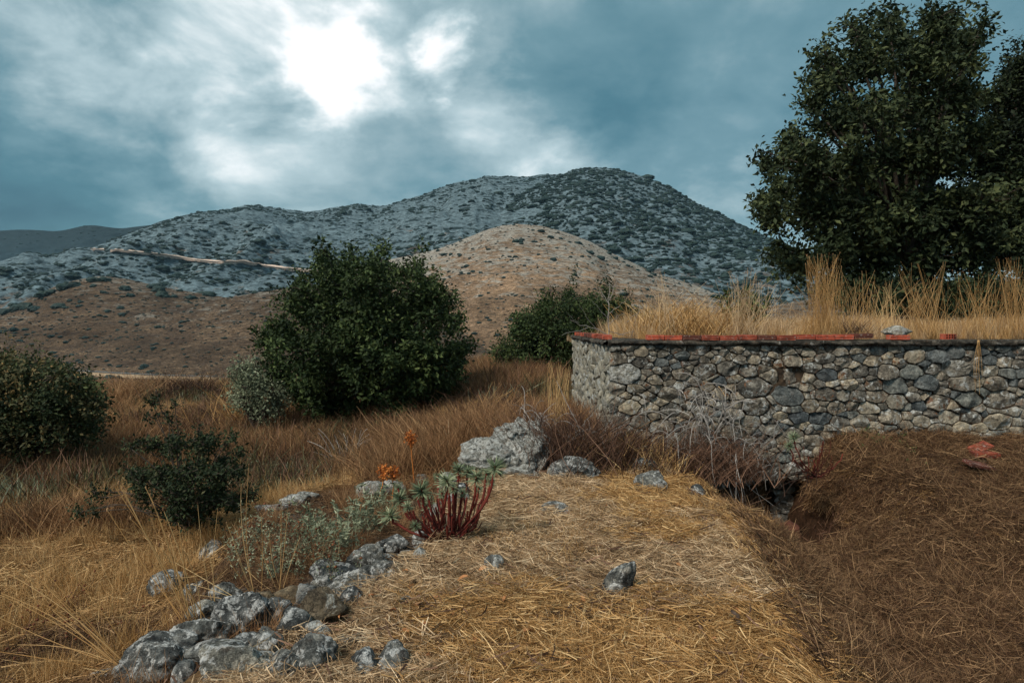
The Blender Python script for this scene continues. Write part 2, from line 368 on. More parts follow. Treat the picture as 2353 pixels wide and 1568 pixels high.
def hillmat(name, soil0, soil1, rock, rock_lo, rock_hi, sc, bush=None, bush_lo=.5, bush_hi=.6, rock_h=None, stretch=2.2):
    """soil, rock outcrops and low scrub mixed by noise at the scale of the hill (sc = features per metre)"""
    def f(t):
        p = geo(t); ps = t.vec('MULTIPLY', p, (1, 1, stretch))
        warp_ = t.noise(ps, sc * 2, 4); q = t.vec('ADD', ps, t.vec('SCALE', warp_.outputs['Color'], .9 / sc * .35))
        n = t.noise(q, sc, 10, .66); n2 = t.noise(q, sc * 7, 6, .68); n3 = t.noise(q, sc * .18, 5, .55)
        c = t.ramp(n.outputs[0], [(.35, soil0), (.65, soil1)])
        c = t.mix(1, c, t.ramp(n3.outputs[0], [(.36, .62), (.64, 1.30)]), 'MULTIPLY')
        c = t.mix(1, c, t.ramp(n2.outputs[0], [(.36, .35), (.64, 1.7)]), 'MULTIPLY')
        n4 = t.noise(t.vec('MULTIPLY', p, (1, 1, 2.5)), sc * 26, 4, .7); c = t.mix(1, c, t.ramp(n4.outputs[0], [(.36, .45), (.64, 1.5)]), 'MULTIPLY')
        rk = t.noise(t.vec('ADD', q, (311, 57, 91)), sc * 1.6, 9, .7)
        m = t.math('ADD', rk.outputs[0], t.math('MULTIPLY_ADD', tone(t).outputs['Fac'], .30, -.15))
        m = t.math('MULTIPLY_ADD', n3.outputs[0], .35, m)
        rc = t.mix(1, rock, t.ramp(n2.outputs[0], [(.34, .30), (.64, 1.45)]), 'MULTIPLY')
        c = t.mix(t.sstep(m, rock_lo, rock_hi), c, rc)
        if bush:
            bk = t.noise(t.vec('ADD', t.vec('MULTIPLY', q, (1, 1, 1.5)), (71, 7, 1)), sc * 3.0, 7, .62)
            c = t.mix(t.sstep(bk.outputs[0], bush_lo, bush_hi), c, bush)
        base(t, c); bump(t, t.math('ADD', n2.outputs[0], rk.outputs[0]), .8, 1.2 / sc * .03)
    return mat(name, f, .95, .1)
hillmat('mountain_rock', (.060, .052, .046), (.125, .095, .074), (.098, .140, .162, 1), .48, .57, .020, (.016, .028, .032, 1), .54, .58)
hillmat('far_rock', (.004, .010, .014), (.008, .016, .020), (.015, .025, .03, 1), .62, .75, .006)
hillmat('tan_slope', (.115, .074, .046), (.225, .150, .095), (.25, .23, .20, 1), .66, .80, .045, (.085, .06, .038, 1), .57, .66, None, 4.5)
hillmat('brown_slope', (.040, .027, .019), (.110, .075, .048), (.15, .135, .115, 1), .78, .90, .060, (.045, .030, .021, 1), .53, .62, None, 5.5)
def f(t):
    n = t.noise(geo(t), .25, 5); base(t, t.ramp(n.outputs[0], [(.3, (.36, .27, .22)), (.7, (.58, .47, .40))]))
mat('road_cut', f)
def f(t):
    n = t.noise(geo(t), 1.5, 4); base(t, t.ramp(n.outputs[0], [(.3, (.085, .085, .085)), (.7, (.14, .14, .135))]))
mat('asphalt', f)
def f(t):
    n = t.noise(geo(t), .8, 4); base(t, t.ramp(n.outputs[0], [(.3, (.24, .17, .11)), (.7, (.36, .27, .18))]))
mat('gravel_verge', f)

# ------------------------------------------------------------------ ground sheet out to the horizon
def polar_ground():
    front = np.radians(np.arange(-50, 50.01, .33)); back = np.radians(np.arange(54, 306, 5.)); az = np.concatenate([front, back])
    r = np.concatenate([np.geomspace(.4, 60, 300), np.geomspace(63, 4500, 75)])
    A, R = np.meshgrid(az, r); X = R * np.sin(A); Y = R * np.cos(A); Z = G(X, Y)
    n, m = X.shape; V = np.stack([X, Y, Z], -1).reshape(-1, 3)
    i = np.arange(n - 1)[:, None] * m; j = np.arange(m)[None]; k = (j + 1) % m
    Q = np.stack([i + j, i + k, i + m + k, i + m + j], -1).reshape(-1, 4)
    V = np.concatenate([V, [[0, 0, gz(0, 0)]]]); c = len(V) - 1; T = np.stack([np.full(m, c), np.arange(m)[::-1] if 0 else (np.arange(m) + 1) % m, np.arange(m)], -1)
    x, y = V[:, 0], V[:, 1]; nz = fbm(xyz(x * .8, y * .8, 0), 4, 21)[:, None] * .5 + .5
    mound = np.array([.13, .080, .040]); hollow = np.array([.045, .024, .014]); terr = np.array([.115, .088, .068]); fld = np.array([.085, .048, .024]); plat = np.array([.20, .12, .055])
    far = np.array([.16, .088, .050])
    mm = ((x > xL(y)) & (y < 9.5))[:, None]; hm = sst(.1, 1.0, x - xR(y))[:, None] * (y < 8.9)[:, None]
    tm = ((x > xL2(y)) & (x < xL(y)) & (y < 9))[:, None]; pm = ((x > 1.6) & (y > 8.9) & (y < 40))[:, None]
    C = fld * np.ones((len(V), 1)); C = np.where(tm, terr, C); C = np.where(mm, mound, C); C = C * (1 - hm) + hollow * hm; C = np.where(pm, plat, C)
    rr = np.hypot(x, y)[:, None]; fw = sst(40, 80, rr); C = C * (1 - fw) + far * fw
    C = C * (.7 + .6 * nz)
    link('ground', make_mesh('ground', V, [Q[:, ::-1], T[:, ::-1]], MATS['soil'], C, True))['kind'] = 'structure'
polar_ground()

# ------------------------------------------------------------------ hills as real slopes at their own distances
class Hill:
    def __init__(s, name, material, ridge, Yr, foot_v, Yf, prof=1.15, amp=10, sc=.01, rows=110, step=6, seed=1, rid=.5, edge=.25, back=.6):
        ridge = np.array(ridge, float); us = np.arange(ridge[0, 0], ridge[-1, 0] + .1, step); rv = np.interp(us, ridge[:, 0], ridge[:, 1])
        k = np.ones(5) / 5; rv = np.convolve(np.pad(rv, 2, 'edge'), k, 'valid')
        Yr_ = np.interp(us, *np.array(Yr, float).T) if np.ndim(Yr) else np.full(len(us), float(Yr)); Yf_ = np.full(len(us), float(Yf))
        top = px(us, rv, Yr_); foot = px(us, np.full(len(us), float(foot_v)), Yf_)
        t = np.concatenate([np.linspace(0, 1, rows), 1 + np.linspace(0, back, 14)[1:]])[:, None]
        D = Yf_ + (Yr_ - Yf_) * t; tt = np.clip(t, 0, 1)
        Z = foot[:, 2] + (top[:, 2] - foot[:, 2]) * tt ** prof - np.clip(t - 1, 0, None) ** 1.4 * (top[:, 2] - foot[:, 2]) * 1.1
        X = (us - CU) / F * D / math.cos(PITCH) ; X = (top[:, 0] / Yr_)[None] * D
        env = np.clip(np.sin(np.pi * np.clip(t, 0, 1) ** .8), 0, 1) + edge * sst(.6, 1, t)
        n = rid * fbm(np.stack([X * sc, D * sc * .45, Z * sc * .7], -1), 5, seed, True) + (1 - rid) * fbm(np.stack([X * sc * 1.7, D * sc * 1.7, Z * sc * 2], -1), 5, seed + 3)
        Z = Z + amp * n * env
        Z = Z + .35 * amp * edge * fbm(np.stack([X * sc * 9, D * sc * 9, Z * 0], -1), 3, seed + 7) 
        s.X, s.Y, s.Z, s.t, s.us = X, D + 0 * X, Z, t, us
        m = len(us); nr = len(t); V = np.stack([s.X, s.Y, s.Z], -1).reshape(-1, 3)
        i = np.arange(nr - 1)[:, None] * m; j = np.arange(m - 1)[None]
        Q = np.stack([i + j, i + j + 1, i + m + j + 1, i + m + j], -1).reshape(-1, 4)
        tn = (np.broadcast_to(np.clip(t, 0, 1), s.X.shape)).reshape(-1)
        s.ob = link(name, make_mesh(name, V, Q, MATS[material], tn, True)); s.ob['kind'] = 'structure'
        s.rows = rows
        # image position of every grid vertex, to stand things on the slope
        c, sn = math.cos(PITCH), math.sin(PITCH); fw = s.Y * c - s.Z * sn; s.U = CU + F * s.X / fw; s.Vv = CV - F * (s.Y * sn + s.Z * c) / fw
    def at(s, u, v):
        """the point of the slope seen at (u, v)"""
        j = int(np.clip(np.searchsorted(s.us, u), 1, len(s.us) - 2)); col = s.Vv[:s.rows, j]
        k = int(np.argmax(col <= v)) if (col <= v).any() else int(np.argmin(np.abs(col - v))); a = (u - s.us[j - 1]) / (s.us[j] - s.us[j - 1])
        A = np.array([s.X[k, j - 1], s.Y[k, j - 1], s.Z[k, j - 1]]); B = np.array([s.X[k, j], s.Y[k, j], s.Z[k, j]])
        return A + (B - A) * np.clip(a, 0, 1)
    def rand(s, rs, n, t0=.02, t1=1.0, pw=1.0):
        fj = rs.uniform(0, len(s.us) - 1.01, n); fi = (t0 + (t1 - t0) * rs.uniform(0, 1, n) ** pw) * (s.rows - 1.01)
        i = fi.astype(int); j = fj.astype(int); a = (fi - i); b_ = (fj - j)
        def q(M): return M[i, j] * (1-a) * (1-b_) + M[i+1, j] * a * (1-b_) + M[i, j+1] * (1-a) * b_ + M[i+1, j+1] * a * b_
        return np.stack([q(s.X), q(s.Y), q(s.Z)], -1), fi / s.rows, s.us[j]

far = Hill('far_ridge', 'far_rock', [(-500, 560), (-200, 545), (0, 530), (60, 527), (140, 533), (175, 522), (210, 515), (260, 526), (300, 524), (345, 517), (420, 520), (700, 560), (1500, 640), (2000, 660), (3000, 640)], 3900, 735, 2600, amp=70, sc=.0015, seed=3, rows=50, step=12, edge=.06)
rear = Hill('mountain_range', 'mountain_rock',
    [(-500, 660), (-150, 620), (0, 603), (60, 583), (90, 590), (125, 592), (160, 575), (205, 572), (240, 560), (285, 543), (330, 523), (375, 507), (420, 496), (455, 486), (500, 484), (530, 485), (565, 474), (590, 471), (620, 479), (660, 482), (705, 486), (760, 477), (815, 468), (840, 471), (870, 476), (910, 466), (960, 452), (1000, 438), (1040, 424), (1080, 416), (1120, 404), (1150, 408), (1200, 406), (1240, 401), (1285, 404), (1320, 396), (1400, 420), (1600, 520), (1800, 640)],
    [(-500, 900), (0, 1000), (250, 1250), (600, 1500), (1300, 1700), (1800, 1500)], 760, 560, prof=1.05, amp=55, sc=.0075, seed=11, rows=150, step=5, rid=.65, edge=.10)
peak = Hill('mountain_peak', 'mountain_rock',
    [(700, 720), (860, 660), (960, 610), (1030, 567), (1080, 545), (1130, 505), (1180, 468), (1215, 440), (1260, 412), (1290, 402), (1320, 389), (1345, 385), (1385, 385), (1420, 390), (1450, 397), (1500, 415), (1545, 436), (1600, 468), (1650, 492), (1700, 516), (1750, 538), (1800, 560), (1870, 590), (2000, 640), (2200, 690), (2500, 700), (2900, 660)],
    [(700, 900), (1100, 1150), (1350, 1350), (1800, 1200), (2900, 1100)], 745, 640, prof=1.0, amp=50, sc=.0080, seed=29, rows=150, step=5, rid=.6, edge=.05)
left_hill = Hill('scrub_hill', 'brown_slope', [(-600, 800), (-300, 760), (-100, 730), (0, 712), (60, 690), (130, 656), (180, 642), (230, 634), (290, 640), (340, 652), (420, 668), (480, 678), (560, 690), (700, 722), (900, 760)], 520, 868, 330, amp=4.5, sc=.03, seed=41, rows=90, step=6, rid=.5, edge=.15)
tan_hill = Hill('tan_hill', 'tan_slope', [(600, 720), (760, 640), (850, 605), (940, 588), (1000, 574), (1040, 560), (1075, 545), (1110, 531), (1150, 519), (1190, 515), (1240, 519), (1290, 531), (1350, 553), (1400, 579), (1450, 602), (1500, 626), (1600, 657), (1700, 690), (1850, 735), (2100, 775), (2500, 780)], 720, 866, 330, amp=10, sc=.02, seed=53, rows=120, step=5, rid=.45, edge=.12, prof=.98)
front_hill = Hill('brown_hill', 'brown_slope', [(-300, 885), (0, 850), (60, 828), (110, 803), (180, 775), (260, 740), (330, 719), (420, 702), (520, 684), (600, 670), (660, 661), (760, 655), (860, 665), (980, 700), (1100, 745), (1250, 810), (1400, 850)], 430, 872, 290, amp=2.2, sc=.035, seed=61, rows=80, step=6, rid=.4, edge=.15)

# the roads: strips laid on the slopes
def strip(name, material, pts, wd, lift, parent=None, tilt=0.0):
    P = np.array(pts); d = np.gradient(P, axis=0); s_ = np.stack([-d[:, 1], d[:, 0], 0 * d[:, 0]], -1); s_ /= np.linalg.norm(s_, axis=1)[:, None]
    up = np.array([0, 0, lift]); V = np.stack([P - s_ * wd / 2 + up, P + s_ * wd / 2 + up + np.array([0, 0, tilt])], 1).reshape(-1, 3)
    i = np.arange(len(P) - 1)[:, None] * 2; Q = np.concatenate([i, i + 2, i + 3, i + 1], 1)
    return link(name, make_mesh(name, V, Q, MATS[material]), parent)
us_ = np.arange(206, 760, 6.); vs_ = np.interp(us_, [206, 330, 450, 600, 700, 760], [574, 590, 602, 618, 628, 634])
rp = np.array([rear.at(a, b_) for a, b_ in zip(us_, vs_)]); kk = np.ones(9) / 9
rp = np.stack([np.convolve(np.pad(rp[:, i], 4, 'edge'), kk, 'valid') for i in range(3)], -1)
strip('mountain_road', 'road_cut', rp + [0, -3, 2], 6, .8)['kind'] = 'structure'
# cut bank above the mountain road: a pale ragged slope of spoil
rs = RS(4); a = Acc(); hgt = 1.0 + 2.2 * np.abs(fbm(xyz(us_ * .05, 0, 0), 3, 2)); dn = .8 + 2.5 * np.abs(fbm(xyz(us_ * .07, 5, 0), 3, 6))
V = np.stack([rp + np.stack([0 * us_, -5 + 0 * us_, 1.6 - dn], -1) , rp + [0, -6, 2.6], rp + [0, 0, 2.8], rp + np.stack([0 * us_, 4 + 0 * us_, 2.8 + hgt], -1)], 1).reshape(-1, 3)
i = np.arange(len(us_) - 1)[:, None] * 4 + np.array([0, 2])[None]; i = i.reshape(-1, 1); Q = np.concatenate([i, i + 4, i + 5, i + 1], 1)
o = link('road_bank', make_mesh('road_bank', V, Q, MATS['road_cut'], None, True)); o['kind'] = 'structure'
us_ = np.arange(150, 640, 8.)
vv = np.interp(us_, [150, 200, 300, 400, 500, 640], [853, 856.5, 863, 867, 870, 873]); rp = np.array([front_hill.at(a, b_) for a, b_ in zip(us_, vv)])
rp = np.stack([np.convolve(np.pad(rp[:, i], 4, 'edge'), kk, 'valid') for i in range(3)], -1)
strip('valley_road', 'asphalt', rp + [0, 0, .5], 4.5, .3)['kind'] = 'structure'
V = np.stack([rp + [0, -5, -1.2], rp + [0, -3.0, .55], rp + [0, 2.6, .55], rp + [0, 4.0, .4]], 1).reshape(-1, 3)
i = (np.arange(len(us_) - 1)[:, None] * 4 + np.arange(3)[None]).reshape(-1, 1); Q = np.concatenate([i, i + 4, i + 5, i + 1], 1)
link('road_verge', make_mesh('road_verge', V, Q, MATS['gravel_verge']))['kind'] = 'structure'

right_hill = Hill('right_slope', 'brown_slope', [(1500, 800), (1620, 745), (1760, 705), (1900, 680), (2200, 650), (2600, 620), (3200, 600)], 560, 868, 330, amp=4, sc=.02, seed=83, rows=40, step=10, rid=.4, edge=.12)
# ------------------------------------------------------------------ the dry-stone wall of the raised platform
YW = 8.5
def wx(u): return (u - CU) / F * YW
def wz(v): return -(v - 750) / F * YW
Z3 = [(320,218,105,62),(440,193,95,35),(438,238,75,45),(545,242,75,38),(360,300,165,90),(318,375,85,60),(415,378,90,50),(505,328,75,50),(548,198,55,35),(615,180,60,28),(645,208,90,28),(850,195,60,20),(938,230,55,40),(1005,225,60,40),(885,275,100,80),(975,285,75,70),(1010,165,90,28),(1105,208,65,30),(1080,235,75,35),(1190,190,90,22),(1205,232,120,45),(1280,192,75,42),(1360,222,105,42),(1340,180,60,28),(1438,183,65,38),(1525,178,95,28),(1630,183,115,35),(1455,240,95,45),(1540,215,65,25),(1605,233,90,42),(1730,180,65,28),(1815,213,115,60),(1920,212,100,75),(2010,195,115,40),(2145,185,60,38),(2250,175,130,25),(1305,268,80,52),(1188,310,120,90),(1095,310,85,55),(1008,370,175,100),(1185,415,155,95),(1285,325,60,45),(1375,305,105,65),(1465,302,85,40),(1540,292,125,42),(1680,290,140,55),(1800,292,115,65),(1905,275,75,45),(2025,272,150,80),(2190,232,80,60),(2265,240,85,50),(2330,250,60,50),(2190,285,90,60),(2225,350,150,65),(1370,402,105,70),(1455,405,85,45),(1485,355,100,45),(1608,355,80,55),(1720,362,140,60),(1870,345,140,65),(2055,350,140,80),(1530,412,70,65),(1625,415,120,55),(1730,440,95,75),(1020,460,155,85),(1300,460,75,45),(1425,470,110,55),(1590,470,105,55),(1930,445,165,60),(2090,430,130,80),(2250,430,185,85),(1350,525,105,55),(1445,540,85,55),(1540,540,100,45),(1700,520,150,55),(1990,520,115,60),(2110,520,105,50),(2240,540,120,100),(1940,585,160,60),(2140,572,70,35),(2060,570,75,45),(385,465,130,60),(490,470,80,40),(760,285,120,70),(640,300,90,50),(700,400,110,60),(580,400,90,60),(840,400,100,60),(600,480,110,60),(760,490,120,60),(900,500,90,60),(330,440,60,50),
(1000,540,100,50),(1090,580,110,50),(1210,600,100,45),(1080,650,90,45),(1090,720,90,55),(1150,720,80,50),(1000,800,120,60),(1120,815,120,40),(1000,690,90,50),(1230,520,90,50),(1010,860,110,45),(1010,920,100,50),(1090,900,90,60),(990,985,110,60),(1000,1050,100,60),(1180,880,80,60),(1200,780,90,60)]
def voronoi_stones(seeds, box, asp):
    """power diagram cells: seeds (x, z, r), z already stretched by asp"""
    S = np.array(seeds); out = []
    for i in range(len(S)):
        p = S[i]; poly = [(box[0], box[2]), (box[1], box[2]), (box[1], box[3]), (box[0], box[3])]
        d = np.hypot(S[:, 0] - p[0], S[:, 1] - p[1]); nb = np.argsort(d)[1:34]
        for j in nb:
            q = S[j]; ax, az = q[0] - p[0], q[1] - p[1]
            c = .5 * (q[0]**2 + q[1]**2 - p[0]**2 - p[1]**2 - q[2]**2 + p[2]**2)
            new = []
            for k in range(len(poly)):
                a_, b_ = poly[k], poly[(k + 1) % len(poly)]; fa = ax * a_[0] + az * a_[1] - c; fb = ax * b_[0] + az * b_[1] - c
                if fa <= 0: new.append(a_)
                if fa * fb < 0: t = fa / (fa - fb); new.append((a_[0] + t * (b_[0] - a_[0]), a_[1] + t * (b_[1] - a_[1])))
            poly = new
            if len(poly) < 3: break
        if len(poly) >= 3: out.append((i, np.array(poly)))
    return out
def stone_geo(poly, rs, depth=.10, proud=.05, gap=.0042, npt=20, cut=.02):
    """poly: outline in the wall plane -> vertices (x, out, z) relative to its centre, faces"""
    A = poly; n = len(A); x, z = A[:, 0], A[:, 1]; cr = x * np.roll(z, -1) - np.roll(x, -1) * z; ar = cr.sum() / 2
    if abs(ar) < 1.2e-4: return None
    cx = ((x + np.roll(x, -1)) * cr).sum() / (6 * ar); cz = ((z + np.roll(z, -1)) * cr).sum() / (6 * ar)
    P = A - [cx, cz]
    Q_ = []
    for k in range(n):                                    # knock the corners off
        a_, b_ = P[k], P[(k + 1) % n]; Q_ += [a_ + (b_ - a_) * cut, b_ + (a_ - b_) * cut]
    P = np.array(Q_); seg = np.linalg.norm(np.roll(P, -1, 0) - P, axis=1); cum = np.concatenate([[0], np.cumsum(seg)]); s_ = np.linspace(0, cum[-1], npt, endpoint=False)
    PP = np.concatenate([P, P[:1]]); R = np.stack([np.interp(s_, cum, PP[:, 0]), np.interp(s_, cum, PP[:, 1])], 1)
    rad = np.linalg.norm(R, axis=1, keepdims=True); size = math.sqrt(abs(ar))
    R = R * np.clip(1 - gap / np.maximum(rad, .01), .55, 1) * (1 + rs.uniform(-.09, .03, (npt, 1)))
    tx, tz = rs.normal(0, .16, 2); pr = proud * rs.uniform(.3, 1.4); blg = min(.036, size * .12) * rs.uniform(.5, 1.2)
    rings = [(1.0, -depth), (1.0, .0), (.955, .45), (.84, .80), (.48, .97)]
    fl = [(rs.normal(0, .5, 2), rs.uniform(.55, 1.05)) for _ in range(3)]
    V = []
    jit = rs.normal(0, .07 * blg + .0025, (len(rings), npt))
    for q, (sc_, h) in enumerate(rings):
        o_ = h if h < 0 else pr * .6 + h * blg
        y = np.full(npt, o_) + (0 if h < 0 else 1) * (R[:, 0] * tx + R[:, 1] * tz) * sc_ + jit[q] * (1.0 if h > 0 else .3)
        V.append(np.stack([R[:, 0] * sc_ * (1 + (rs.uniform(-.03, .03, npt) if h > 0 else 0)), y, R[:, 1] * sc_], 1))
    V = np.concatenate(V + [np.array([[0, pr * .6 + blg, 0]])])
    for g_, h_ in fl:                                   # flat cleaved facets
        lim = pr * .6 + blg * h_ + (V[:, 0] * g_[0] + V[:, 2] * g_[1]) * .55; V[:, 1] = np.where(V[:, 1] > 0, np.minimum(V[:, 1], np.maximum(lim, -.005)), V[:, 1])
    m = npt; j = np.arange(m); k = (j + 1) % m; Qs = []
    for q in range(len(rings) - 1): Qs.append(np.stack([q*m + j, q*m + k, (q+1)*m + k, (q+1)*m + j], 1))
    T = np.stack([(len(rings)-1)*m + j, (len(rings)-1)*m + k, np.full(m, len(V) - 1)], 1)
    if ar < 0: Qs = [q[:, ::-1] for q in Qs]; T = T[:, ::-1]
    return V, np.concatenate(Qs), T, (cx, cz), abs(ar)
def fill(rs, seeds, x0, x1, z0, z1, radii, tries):
    for r, n in zip(radii, tries):
        for _ in range(n):
            x, z = rs.uniform(x0, x1), rs.uniform(z0, z1); S = np.array(seeds) if seeds else np.zeros((0, 3))
            if len(S) == 0 or np.all(np.hypot(S[:, 0] - x, S[:, 1] - z) > S[:, 2] * 1.0 + r * .95): seeds.append((x, z, r))
    return seeds
wall = empty('stone_wall', (1.2, YW, -1.6), 'long grey rubble stone wall holding up the grassy platform, red bricks along its top', 'wall')
ASP = 1.6
seeds = []
for zx, zy, wd, ht in Z3:
    u = 1270.9 + .4595 * zx; v = 720.8 + .4595 * zy
    if zx > 940 or v < 1120: seeds.append((wx(u), wz(v) * ASP, math.sqrt(wd * ht * .4595**2) / F * YW * math.sqrt(ASP) * .50))
rs = RS(77)
X1 = 7.6; seeds = fill(rs, seeds, 1.24, X1, -2.62 * ASP, -.235 * ASP, [.15, .115, .085, .06, .042, .030], [250, 500, 1200, 2200, 3200, 3000])
cells = voronoi_stones(seeds, (1.21, X1, -2.62 * ASP, -.228 * ASP), ASP)
stones = []; wl = Vector(wall.location)
for i, poly in cells:
    poly = poly / [1, ASP]; g = stone_geo(poly, rs)
    if g is None: continue
    V, Qs, T, (cx, cz), ar = g
    yb = YW + .03 + .03 * fbm(xyz([cx * 1.5], [cz * 2], [0]), 2, 3)[0]
    if cz < -1.93 and 2.5 < cx < 4.0:                       # below the lintel stones the face is set back: the dark mouth of the hollow
        if 2.95 < cx < 3.42 and cz < -2.02: continue
        yb += .26
    if cz < gz(cx, YW - .05) - .12: continue
    tw = rs.normal(0, .05); stones.append((ar, cx, yb, cz, V * [1, -1, 1], Qs[:, ::-1], T[:, ::-1]))
vis = lambda s: s[1] < 6.45
stones.sort(key=lambda s: -s[0] * (1 if vis(s) else .001))
names = {'wall_stone': .52, 'wall_stone_blue': .26, 'wall_stone_pale': .22}
rest = {k: Acc() for k in names}
for q, (ar, cx, yb, cz, V, Qs, T) in enumerate(stones):
    right = sst(4, 6, cx) * sst(-1.1, -.5, cz); r_ = rs.rand(); mn = 'wall_stone_blue' if r_ < .12 + .32 * right else ('wall_stone_pale' if r_ > .80 - .35 * sst(-.7, -1.2, cz) * sst(3, 5, cx) else 'wall_stone')
    if abs(cx - wx(1436)) < .13 and abs(cz - wz(860)) < .1: mn = 'limestone_white'
    if q < 300 and vis((ar, cx)):
        me = make_mesh('stone', V, [Qs, T], MATS[mn], None, False); link('stone', me, wall, (cx - wl.x, yb - wl.y, cz - wl.z))
    else: rest[mn if mn in rest else 'wall_stone'].add(V + [cx - wl.x, yb - wl.y, cz - wl.z], Qs, T)
# return face of the wall, running away from the eye, with mortar smeared over small stones
sd = fill(rs, [], 0, 4.9, -2.5 * ASP, -.235 * ASP, [.15, .11, .08, .055], [300, 500, 900, 900]); A = Acc()
for i, poly in voronoi_stones(sd, (0, 4.9, -2.5 * ASP, -.228 * ASP), ASP):
    g = stone_geo(poly / [1, ASP], rs, proud=.05, npt=10)
    if g is None: continue
    V, Qs, T, (cx, cz), ar = g
    V2 = np.stack([1.215 - V[:, 1] - wl.x, V[:, 0] + cx + YW + .02 - wl.y, V[:, 2] + cz - wl.z], 1); A.add(V2, Qs, T)
def stuffpart(acc, name, m):
    if acc.n: o = link(name, acc.mesh(name, MATS[m]), wall); o['kind'] = 'stuff'; return o
for k in rest: stuffpart(rest[k], 'small_stones', k)
stuffpart(A, 'return_wall_stones', 'plaster')
def box(acc, x0, x1, y0, y1, z0, z1, o=(0, 0, 0)):
    V = np.array([(x, y, z) for z in (z0, z1) for y in (y0, y1) for x in (x0, x1)], float) - o
    acc.add(V, [[0, 2, 3, 1], [4, 5, 7, 6], [0, 1, 5, 4], [2, 6, 7, 3], [0, 4, 6, 2], [1, 3, 7, 5]])
A = Acc(); o_ = np.array(wl)
box(A, 1.25, 9.5, YW + .05, YW + .62, -1.93, -.235, o_); box(A, 1.25, 2.9, YW + .05, YW + .618, -2.9, -1.932, o_); box(A, 2.902, 3.46, YW + .5, YW + .616, -2.9, -1.934, o_); box(A, 3.462, 9.5, YW + .34, YW + .618, -2.9, -1.932, o_)
box(A, 1.252, 1.72, YW + .622, YW + 5.0, -2.9, -.235, o_)
link('wall_core', A.mesh('wall_core', MATS['wall_mortar'], False), wall)
# the ragged mortar coping under the bricks
def coping(acc, p0, p1, wdt, z0, z1, n, seed, inward):
    s_ = np.linspace(0, 1, n); C0 = np.array(p0)[None] + (np.array(p1) - np.array(p0))[None] * s_[:, None]; L = np.linalg.norm(np.array(p1) - p0)
    prof = [(-.01, z0), (-.035, z0 + .012), (-.045, (z0 + z1) / 2), (-.03, z1 - .008), (0.02, z1), (wdt, z1), (wdt, z0)]
    V = []
    for k, (o, z) in enumerate(prof):
        nz = fbm(xyz(s_ * L * 7, k * 1.6 + seed, 0.), 5, seed); nz2 = fbm(xyz(s_ * L * 5, k * .8 + seed, 9.), 4, seed + 2)
        amp = .045 if k < 4 else .006
        V.append(np.stack([C0[:, 0] + inward[0] * (o + amp * nz), C0[:, 1] + inward[1] * (o + amp * nz), z + (.016 if k < 3 else .005) * nz2], 1))
    V = np.stack(V, 1); m = len(prof); i = np.arange(n - 1)[:, None] * m; j = np.arange(m)[None]; k = (j + 1) % m
    Q = np.stack([i + j, i + k, i + m + k, i + m + j], -1).reshape(-1, 4); acc.add(V.reshape(-1, 3) - o_, Q[:, ::-1] if inward[1] else Q)
A = Acc(); coping(A, (1.19, YW, 0), (9.5, YW, 0), .55, -.238, -.165, 420, 3, (0, 1)); coping(A, (1.20, YW + .01, 0), (1.20, YW + 4.95, 0), .5, -.238, -.167, 160, 8, (1, 0))
link('coping', A.mesh('coping', MATS['coping_mortar'], True), wall)

# bricks: hollow fired clay blocks with three flutes on the long face
def brick_mesh(L=.245, D=.11, H=.058, holes=False):
    A = Acc(); xs = [-L/2, L/2]
    prof = []
    zz = np.linspace(-H/2, H/2, 13)
    for q, z in enumerate(zz): prof.append((-D/2 + (.004 if q % 4 in (1, 2, 3) and not (q % 4 == 2) else (.0055 if q % 4 == 2 else 0)) + (.003 if q in (0, 12) else 0), z))
    prof += [(D/2 - .003, H/2), (D/2, H/2 - .003), (D/2, -H/2 + .003), (D/2 - .003, -H/2)]
    P = np.array(prof); m = len(P); V = []
    for x, s_ in [(-L/2, .97), (-L/2 + .003, 1), (L/2 - .003, 1), (L/2, .97)]: V.append(np.stack([np.full(m, x), P[:, 0] * s_, P[:, 1] * s_], 1))
    V = np.concatenate(V); j = np.arange(m); k = (j + 1) % m
    Q = np.concatenate([np.stack([q*m + j, q*m + k, (q+1)*m + k, (q+1)*m + j], 1) for q in range(3)])
    c0 = len(V); V = np.concatenate([V, [[-L/2, 0, 0], [L/2, 0, 0]]])
    T = np.concatenate([np.stack([np.full(m, c0), k, j], 1), np.stack([np.full(m, c0 + 1), 3*m + j, 3*m + k], 1)])
    A.add(V, Q, T)
    return make_mesh('brick', V, [Q, T], MATS['fired_clay'], None, False)
BM = brick_mesh(); rs = RS(5)
us_b = [1485, 1526, 1568, 1610, 1652, 1695, 1739, 1783, 1828, 1873, 1917, 1961, 2005]
for q in range(12):
    x0, x1 = wx(us_b[q]) , wx(us_b[q + 1]); o = link('brick', BM, wall)
    o.scale.x = (x1 - x0 - .011) / .245; o.rotation_euler = (rs.normal(0, .02), rs.normal(0, .012), rs.normal(0, .02))
    zb = -.134 + (.010 if q >= 11 else 0) + rs.uniform(-.004, .003) + .006 * (q > 7)
    o.location = Vector(((x0 + x1) / 2, YW + .035 + rs.normal(0, .008), zb)) - wl
for q in range(14):
    o = link('brick', BM, wall); o.rotation_euler = (rs.normal(0, .02), rs.normal(0, .02), -math.pi / 2 + rs.normal(0, .05)); o.location = Vector((1.235 + rs.normal(0, .01), YW + .35 + q * .30, -.133)) - wl
def loose_brick(name, loc, rot, label, me=None, sc=(1, 1, 1), group=None):
    o = link(name, me or BM, None, loc); o.rotation_euler = rot; o.scale = sc; return tag(o, label, 'brick', group)
loose_brick('brick', (wx(2065), YW + .02, -.131), (0, .01, .02), 'single red brick standing apart on the wall top in front of a white stone')
